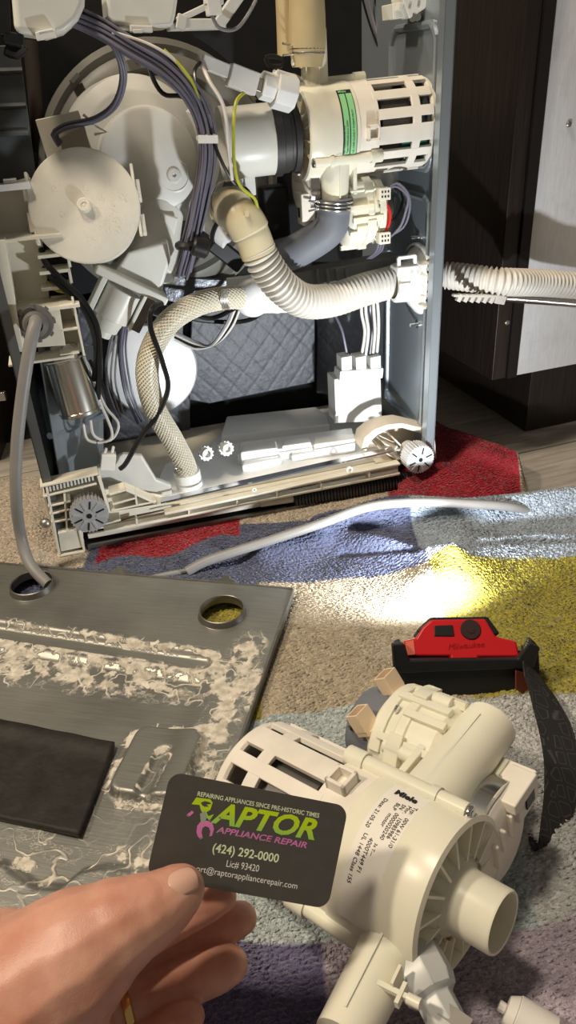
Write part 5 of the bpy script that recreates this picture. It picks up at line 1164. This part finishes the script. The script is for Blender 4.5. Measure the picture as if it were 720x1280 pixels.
hn = Vector((0.0, -0.62, 0.78)).normalized(); hp = HLP + Vector((0, 0, 0.008))
b = B(); plate(((528, 784), (539, 774), (607, 773), (620, 795), (646, 801), (650, 821), (598, 821), (597, 829), (565, 829), (563, 820), (500, 820), (503, 801), (520, 797)), hp, hn, 0.018, b); hpart(b, 'lamp_body', red_pl, bevel=0.0022, seg=3)['label'] = 'red plastic lamp top'
b = B(); plate(((520, 788), (538, 771), (610, 770), (626, 792), (612, 796), (530, 797)), hp, hn, 0.026, b, -0.004)
plate(((496, 826), (500, 812), (655, 812), (664, 830), (640, 838), (510, 838)), hp, hn, 0.022, b, -0.003)
hpart(b, 'lamp_housing', black_pl, bevel=0.002)
b = B(); plate(((543, 782), (566, 781), (568, 795), (543, 795)), hp, hn, 0.002, b, 0.0012); hpart(b, 'battery_gauge', black_pl, bevel=0.0005)
b = B(); c = on_plane(588, 787, hp, hn); b.cyl(c - hn * 0.001, c + hn * 0.0016, 0.0087, None, 28, ch=0.0006); b.cyl(c, c + hn * 0.0022, 0.0035, None, 16); hpart(b, 'power_button', mat('dark_rubber_button', (0.03, 0.012, 0.012), 0.5))
b = B(); plate(((507, 802), (517, 800), (519, 818), (508, 819)), hp, hn, 0.001, b, 0.0006); hpart(b, 'warning_label', mat('orange_red_print', (0.75, 0.16, 0.10), 0.5))
red2 = mat('embossed_red_letters', (0.40, 0.008, 0.012), 0.3)
ctx = on_plane(560, 812, hp, hn); ex = (on_plane(600, 809, hp, hn) - ctx).normalized(); ey = hn.cross(ex)
MT = Matrix(((ex.x, ey.x, hn.x, ctx.x), (ex.y, ey.y, hn.y, ctx.y), (ex.z, ey.z, hn.z, ctx.z), (0, 0, 0, 1)))
text_mesh('embossed_lettering', 'Milwaukee', 0.0072, red2, hl, HI @ Matrix.Translation(hn * 0.0003) @ MT, ext=0.0003, shear=0.25)
# holder, bezel and lens on the far side
ln = Vector((-0.18, 1.0, 0.10)).normalized()
lc_ = on_plane(573, 776, hp, hn) + Vector((0, 0.004, -0.026))
b = B(); b.lathe(lc_ - ln * 0.012, ln, [(0.010, 0), (0.017, 0.002), (0.018, 0.010), (0.018, 0.014), (0.0155, 0.014), (0.013, 0.008), (0, 0.008)], 32); hpart(b, 'lamp_bezel', black_pl)
lens_m = mat('lamp_lens', (0.9, 0.92, 0.95), 0.1); bsn = lens_m.node_tree.nodes['Principled BSDF']; bsn.inputs['Emission Color'].default_value = (0.95, 0.98, 1, 1); bsn.inputs['Emission Strength'].default_value = 30.0
b = B(); b.lathe(lc_ - ln * 0.003, ln, [(0.0128, 0), (0.012, 0.003), (0, 0.0035)], 28); hpart(b, 'lamp_lens', lens_m)
# strap pad and band
b = B(); pn = Vector((0.02, -1, 0.30)).normalized(); p0 = on_plane(580, 838, hp, hn)
plate(((494, 806), (502, 803), (508, 828), (650, 828), (664, 800), (674, 808), (676, 846), (668, 862), (600, 870), (500, 866), (493, 850)), p0, pn, 0.010, b); hpart(b, 'strap_pad', mat('black_foam', (0.010, 0.010, 0.011), 0.55, bump=0.15), bevel=0.002)
b = B(); plate(((490, 806), (506, 805), (512, 826), (648, 824), (662, 804), (676, 810), (668, 836), (500, 842), (492, 836)), p0, pn, 0.006, b, 0.006); hpart(b, 'strap_bracket', black_pl, bevel=0.0015)
def ribbon(cl, wd, th, b, step=0.004):
    P = spline(cl, step); n = len(P); F = path_frames(P); W = spline(wd, 1e9) if False else None; vs = []; fs = []
    m = len(wd)
    for i in range(n):
        t = i / (n - 1) * (m - 1); j = min(int(t), m - 2); w = Vector(wd[j]).lerp(Vector(wd[j + 1]), t - j); tg = F[i][2]; nn = tg.cross(w).normalized() * th / 2
        vs += [P[i] - w - nn, P[i] + w - nn, P[i] + w + nn, P[i] - w + nn]
    for i in range(n - 1):
        for k in range(4): fs.append((i * 4 + k, i * 4 + (k + 1) % 4, i * 4 + 4 + (k + 1) % 4, i * 4 + 4 + k))
    fs += [(3, 2, 1, 0), (n * 4 - 4, n * 4 - 3, n * 4 - 2, n * 4 - 1)]; b.add(vs, fs)
def strap_material():
    m = bpy.data.materials.new('hexagon_print_elastic'); m.use_nodes = True; nt = m.node_tree; N = nt.nodes; L = nt.links; bs = N['Principled BSDF']; bs.inputs['Roughness'].default_value = 0.75
    tc = N.new('ShaderNodeTexCoord'); mp = N.new('ShaderNodeMapping'); mp.inputs['Scale'].default_value = (1, 0.8, 0.8); L.new(tc.outputs['Object'], mp.inputs[0]); vo = N.new('ShaderNodeTexVoronoi'); vo.feature = 'DISTANCE_TO_EDGE'; vo.inputs['Scale'].default_value = 95; vo.inputs['Randomness'].default_value = 0.35; L.new(mp.outputs[0], vo.inputs['Vector'])
    rp = N.new('ShaderNodeValToRGB'); e = rp.color_ramp.elements; e[0].position = 0.10; e[0].color = (0.014, 0.014, 0.014, 1); e[1].position = 0.16; e[1].color = (0.014, 0.014, 0.014, 1); q = rp.color_ramp.elements.new(0.13); q.color = (0.07, 0.065, 0.06, 1); L.new(vo.outputs['Distance'], rp.inputs[0]); L.new(rp.outputs[0], bs.inputs['Base Color'])
    nz = N.new('ShaderNodeTexNoise'); nz.inputs['Scale'].default_value = 900; L.new(tc.outputs['Object'], nz.inputs['Vector']); bp = N.new('ShaderNodeBump'); bp.inputs['Strength'].default_value = 0.4; bp.inputs['Distance'].default_value = 0.0005; L.new(nz.outputs['Fac'], bp.inputs['Height']); L.new(bp.outputs[0], bs.inputs['Normal'])
    return m
b = B()
ribbon([at_z(660, 822, 0.038), at_z(671, 850, 0.036), at_z(688, 890, 0.032), at_z(701, 940, 0.028), at_z(702, 985, 0.026), at_z(693, 1035, 0.022), at_z(682, 1056, 0.017), Vector((0.155, 0.345, 0.0145)), Vector((0.125, 0.365, 0.0135))],
       [Vector((-0.006, 0.003, 0.012)), Vector((-0.011, 0.005, 0.007)), Vector((-0.0135, 0.005, 0.005)), Vector((-0.014, 0.002, 0.005)), Vector((-0.0135, -0.001, 0.006)), Vector((-0.012, -0.003, 0.006)), Vector((-0.010, -0.008, 0.004)), Vector((-0.004, -0.012, 0.001)), Vector((-0.002, -0.013, 0.0))], 0.0016, b)
hpart(b, 'head_strap', strap_material(), ang=60)['label'] = 'black elastic strap with hexagon print'
b = B(); plate(((645, 838), (670, 845), (671, 878), (645, 862)), on_plane(660, 850, p0, pn), Vector((0.5, -0.8, 0.25)), 0.001, b, 0.002); hpart(b, 'strap_tab', mat('red_brown_fabric_tab', (0.23, 0.045, 0.02), 0.7, bump=0.3, bscale=700), bevel=0.0003)

# ------------------------------------------------------------------ business card
cTL, cTR, cBR, cBL = at_d(213, 967, 0.357), at_d(430, 1005, 0.372), at_d(415, 1140, 0.361), at_d(183, 1092, 0.355)
cc = (cTL + cTR + cBR + cBL) / 4; cx_ = ((cTR - cTL) + (cBR - cBL)).normalized(); cn = cx_.cross((cTL - cBL) + (cTR - cBR)).normalized(); cy_ = cn.cross(cx_)
CW = ((cTR - cTL).length + (cBR - cBL).length) / 2; CH = ((cTL - cBL).length + (cTR - cBR).length) / 2
CM = Matrix(((cx_.x, cy_.x, cn.x, cc.x), (cx_.y, cy_.y, cn.y, cc.y), (cx_.z, cy_.z, cn.z, cc.z), (0, 0, 0, 1)))
card = empty('business_card'); card.matrix_world = CM
tag(card, 'dark grey rounded business card with green and pink lettering held in the hand', 'business card')
card_m = mat('matt_charcoal_card', (0.072, 0.067, 0.061), 0.42, var=0.06, scale=120, bump=0.04, bscale=600)
b = B(); b.prism(rrect(CW, CH, 0.0062, 8), -0.00022, 0.00022); b.build('card_stock', card_m, card)
def cuv(px, py):
    p = on_plane(px, py, cc, cn) - cc; return Vector((p.dot(cx_), p.dot(cy_), 0))
def card_text(name, t, a, b_, h, m, bold=0.0, shear=0.0, z=0.00030):
    A = cuv(*a); Bq = cuv(*b_); d = Bq - A; hh = h * 0.358 / FPX
    o = text_mesh(name, t, hh / 0.70, m, None, Matrix.Identity(4), bold=bold, shear=shear)
    xs = [v.co.x for v in o.data.vertices]; w = max(xs) - min(xs)
    o.data.transform(Matrix.Translation((A.x, A.y, z)) @ Matrix.Rotation(math.atan2(d.y, d.x), 4, 'Z') @ Matrix.Diagonal((d.length / w, 1, 1, 1)) @ Matrix.Translation((-min(xs), 0, 0)))
    o.parent = card; return o
ink_pale = mat('pale_green_ink', (0.66, 0.74, 0.50), 0.45); ink_white = mat('white_ink', (0.76, 0.74, 0.70), 0.45)
ink_pink = mat('pink_foil_ink', (0.62, 0.19, 0.45), 0.35, var=0.15)
def green_gradient():
    m = mat('green_gradient_ink', (0.36, 0.62, 0.02), 0.4); nt = m.node_tree; N = nt.nodes; L = nt.links
    tc = N.new('ShaderNodeTexCoord'); sx = N.new('ShaderNodeSeparateXYZ'); L.new(tc.outputs['Object'], sx.inputs[0])
    mr = N.new('ShaderNodeMapRange'); L.new(sx.outputs['Y'], mr.inputs[0]); mr.inputs[1].default_value = -0.002; mr.inputs[2].default_value = 0.012
    rp = N.new('ShaderNodeValToRGB'); rp.color_ramp.elements[0].color = (0.10, 0.46, 0.16, 1); rp.color_ramp.elements[1].color = (0.48, 0.66, 0.01, 1); L.new(mr.outputs[0], rp.inputs[0]); L.new(rp.outputs[0], N['Principled BSDF'].inputs['Base Color'])
    return m
ink_green = green_gradient()
card_text('slogan_print', 'REPAIRING APPLIANCES SINCE PRE-HISTORIC TIMES', (246.5, 994.5), (398.5, 1022), 5.4, ink_pale, bold=0.00004)
card_text('logo_lettering', 'APTOR', (263, 1027), (393, 1049), 24.5, ink_green, bold=0.00042, shear=0.28)
card_text('logo_subtitle', 'APPLIANCE REPAIR', (270, 1040), (383, 1060), 7.2, ink_pink, bold=0.00009, shear=0.2)
card_text('phone_print', '(424) 292-0000', (265, 1064), (347.5, 1078), 10.2, ink_pale, bold=0.00010)
card_text('licence_print', 'Lic# 93420', (282.5, 1083), (323, 1089.5), 8.2, ink_white)
card_text('email_print', 'support@raptorappliancerepair.com', (226, 1085.5), (371, 1111), 7.4, ink_white)
def emblem(name, pts, m, z):
    b = B(); b.prism([tuple(cuv(230 + x / 4, 980 + y / 4)[:2]) for x, y in pts], z - 0.00004, z); b.build(name, m, card, flat=True)
emblem('emblem_letter', ((38, 100), (62, 66), (132, 76), (143, 92), (132, 128), (112, 140), (122, 160), (150, 150), (128, 182), (96, 150), (84, 128), (78, 104)), ink_green, 0.00032)
emblem('emblem_head', ((84, 92), (104, 84), (128, 90), (136, 98), (112, 102), (124, 112), (100, 112), (90, 104)), card_m, 0.00038)
emblem('emblem_neck', ((80, 148), (106, 132), (114, 168), (104, 190), (84, 188)), mat('grey_green_ink', (0.30, 0.36, 0.28), 0.4), 0.00036)
emblem('emblem_wrench', ((62, 238), (66, 208), (84, 186), (118, 182), (144, 198), (150, 226), (140, 258), (126, 262), (132, 236), (124, 216), (106, 210), (92, 220), (88, 242), (94, 268), (82, 276), (68, 260)), ink_pink, 0.00034)
emblem('emblem_arm', ((14, 152), (40, 132), (50, 142), (24, 164)), ink_pink, 0.00034)
glint = mat('silver_glint', (0.85, 0.83, 0.80), 0.15, metal=1.0)
for (x, y) in ((18, 158), (128, 182), (178, 168), (84, 272), (180, 235), (208, 240), (268, 258), (318, 262), (382, 280), (412, 284)): emblem('glint_fleck', ((x - 6, y - 3), (x + 2, y - 6), (x + 7, y + 1), (x, y + 6)), glint, 0.00042)  # bright flecks drawn in as glints on the lettering

# ------------------------------------------------------------------ hand holding the card
def skin_material():
    m = bpy.data.materials.new('skin'); m.use_nodes = True; nt = m.node_tree; N = nt.nodes; L = nt.links; bs = N['Principled BSDF']
    bs.inputs['Roughness'].default_value = 0.42; bs.inputs['Subsurface Weight'].default_value = 0.35; bs.inputs['Subsurface Radius'].default_value = (0.006, 0.0022, 0.0012); bs.inputs['Subsurface Scale'].default_value = 1.0
    tc = N.new('ShaderNodeTexCoord'); nz = N.new('ShaderNodeTexNoise'); nz.inputs['Scale'].default_value = 45; nz.inputs['Detail'].default_value = 5; L.new(tc.outputs['Object'], nz.inputs['Vector'])
    rp = N.new('ShaderNodeValToRGB'); rp.color_ramp.elements[0].position = 0.35; rp.color_ramp.elements[1].position = 0.68; rp.color_ramp.elements[0].color = (0.56, 0.255, 0.175, 1); rp.color_ramp.elements[1].color = (0.70, 0.39, 0.29, 1); L.new(nz.outputs['Fac'], rp.inputs[0])
    at = N.new('ShaderNodeAttribute'); at.attribute_name = 'Red'
    L.new(rp.outputs[0], bs.inputs['Base Color'])
    vo = N.new('ShaderNodeTexVoronoi'); vo.feature = 'DISTANCE_TO_EDGE'; vo.inputs['Scale'].default_value = 900; L.new(tc.outputs['Object'], vo.inputs['Vector'])
    n2 = N.new('ShaderNodeTexNoise'); n2.inputs['Scale'].default_value = 260; n2.inputs['Detail'].default_value = 6; L.new(tc.outputs['Object'], n2.inputs['Vector'])
    ad = N.new('ShaderNodeMath'); ad.operation = 'MULTIPLY_ADD'; ad.inputs[1].default_value = 0.5; L.new(vo.outputs['Distance'], ad.inputs[0]); L.new(n2.outputs['Fac'], ad.inputs[2])
    bp = N.new('ShaderNodeBump'); bp.inputs['Strength'].default_value = 0.22; bp.inputs['Distance'].default_value = 0.0008; L.new(ad.outputs[0], bp.inputs['Height']); L.new(bp.outputs[0], bs.inputs['Normal'])
    return m
skin = skin_material()
hb = B()
def limb(pts, flat=None):
    """closed tapered limb through (px, py, depth, radius in pixels)"""
    P = [at_d(x, y, d) for x, y, d, r in pts]; Rr = [r * d / FPX for x, y, d, r in pts]
    C4 = spline([Vector((*p, 0)) [:3] for p in P], 0.0015)
    # radii interpolated along the same parameter
    L = [0.0]
    for a, b_ in zip(P, P[1:]): L.append(L[-1] + (b_ - a).length)
    acc = 0.0; tot = sum((b_ - a).length for a, b_ in zip(C4, C4[1:]))
    for i, p in enumerate(C4):
        if i: acc += (p - C4[i - 1]).length
        s = acc / tot * L[-1]; j = 0
        while j < len(L) - 2 and L[j + 1] < s: j += 1
        t = (s - L[j]) / max(1e-9, L[j + 1] - L[j]); t = t * t * (3 - 2 * t) * 0.6 + t * 0.4
        hb.sphere(p, Rr[j] + (Rr[j + 1] - Rr[j]) * min(1, max(0, t)), 14)
# thumb on top of the card
limb(((20, 1250, 0.318, 96), (80, 1205, 0.320, 84), (135, 1166, 0.324, 62), (172, 1146, 0.328, 50), (197, 1134, 0.332, 43), (217, 1119, 0.336, 36), (227, 1111, 0.338, 30)))
# back of the hand and wrist
limb(((-90, 1330, 0.320, 130), (-30, 1270, 0.320, 120), (40, 1250, 0.330, 98), (98, 1226, 0.345, 60)))
limb(((-60, 1340, 0.330, 120), (20, 1312, 0.345, 100), (78, 1302, 0.356, 66)))
# index finger behind the card
limb(((95, 1210, 0.355, 46), (150, 1184, 0.372, 32), (205, 1156, 0.378, 27), (255, 1131, 0.376, 24), (278, 1121, 0.374, 19)))
# middle finger
limb(((95, 1240, 0.362, 44), (150, 1216, 0.388, 30), (205, 1191, 0.398, 26), (255, 1168, 0.396, 25), (288, 1153, 0.391, 24.5), (301, 1148, 0.389, 21)))
# ring finger
limb(((90, 1290, 0.362, 42), (140, 1270, 0.374, 32), (185, 1250, 0.380, 29.5), (230, 1230, 0.381, 28.5), (270, 1213, 0.377, 28), (287, 1206, 0.375, 24)))
# little finger
limb(((100, 1340, 0.358, 36), (150, 1318, 0.364, 28), (190, 1298, 0.366, 26), (220, 1281, 0.364, 24.5), (237, 1271, 0.362, 20)))
hand = hb.build('person', skin); tag(hand, 'bare left hand reaching in from lower left, thumb pressing on the business card', 'hand')
rm = hand.modifiers.new('remesh', 'REMESH'); rm.mode = 'VOXEL'; rm.voxel_size = 0.0011; rm.use_smooth_shade = True
smd = hand.modifiers.new('smooth', 'SMOOTH'); smd.factor = 0.6; smd.iterations = 8
# thumb nail
tcn = at_d(222, 1115, 0.3365); nn_ = (RC @ Vector((0.30, 0.78, 0.62))).normalized(); nx_ = RC @ Vector((0.80, 0.42, -0.25)); nx_ = (nx_ - nn_ * nx_.dot(nn_)).normalized(); ny_ = nn_.cross(nx_); nc = tcn + nn_ * 0.0124
vs = []; fs = []; NU, NV = 14, 12
for j in range(NV + 1):
    for i in range(NU + 1):
        u, v = 2 * i / NU - 1, 2 * j / NV - 1
        w = 1 - 0.16 * max(0, u) ** 3 - 0.10 * max(0, -u) ** 3
        vs.append(nc + nx_ * (u * 0.0072 * (1 - 0.12 * v * v)) + ny_ * (v * 0.0058 * w) + nn_ * (-0.0026 * v * v - 0.0010 * u * u))
for j in range(NV):
    for i in range(NU): k = j * (NU + 1) + i; fs.append((k, k + 1, k + NU + 2, k + NU + 1))
b = B(); b.add(vs, fs); nail = b.build('thumb_nail', mat('nail_pink', (0.66, 0.40, 0.31), 0.28, var=0.03), hand, ang=80); sd = nail.modifiers.new('thickness', 'SOLIDIFY'); sd.thickness = 0.0006; sd.offset = 0
# gold wedding ring
rc = at_d(160, 1261, 0.3768); rdir = (at_d(185, 1250, 0.380) - at_d(140, 1270, 0.374)).normalized(); x, y, a = frame(rdir)
rr = 30.5 * 0.377 / FPX
b = B(); b.lathe(rc, rdir, [(rr, -0.0024), (rr + 0.0011, -0.0018), (rr + 0.0014, 0), (rr + 0.0011, 0.0018), (rr, 0.0024)], 48, closed=True)
tag(b.build('finger_ring', mat('polished_gold', (0.83, 0.56, 0.20), 0.15, metal=1.0, var=0.02)), 'plain gold band ring worn on the ring finger of the hand', 'ring')
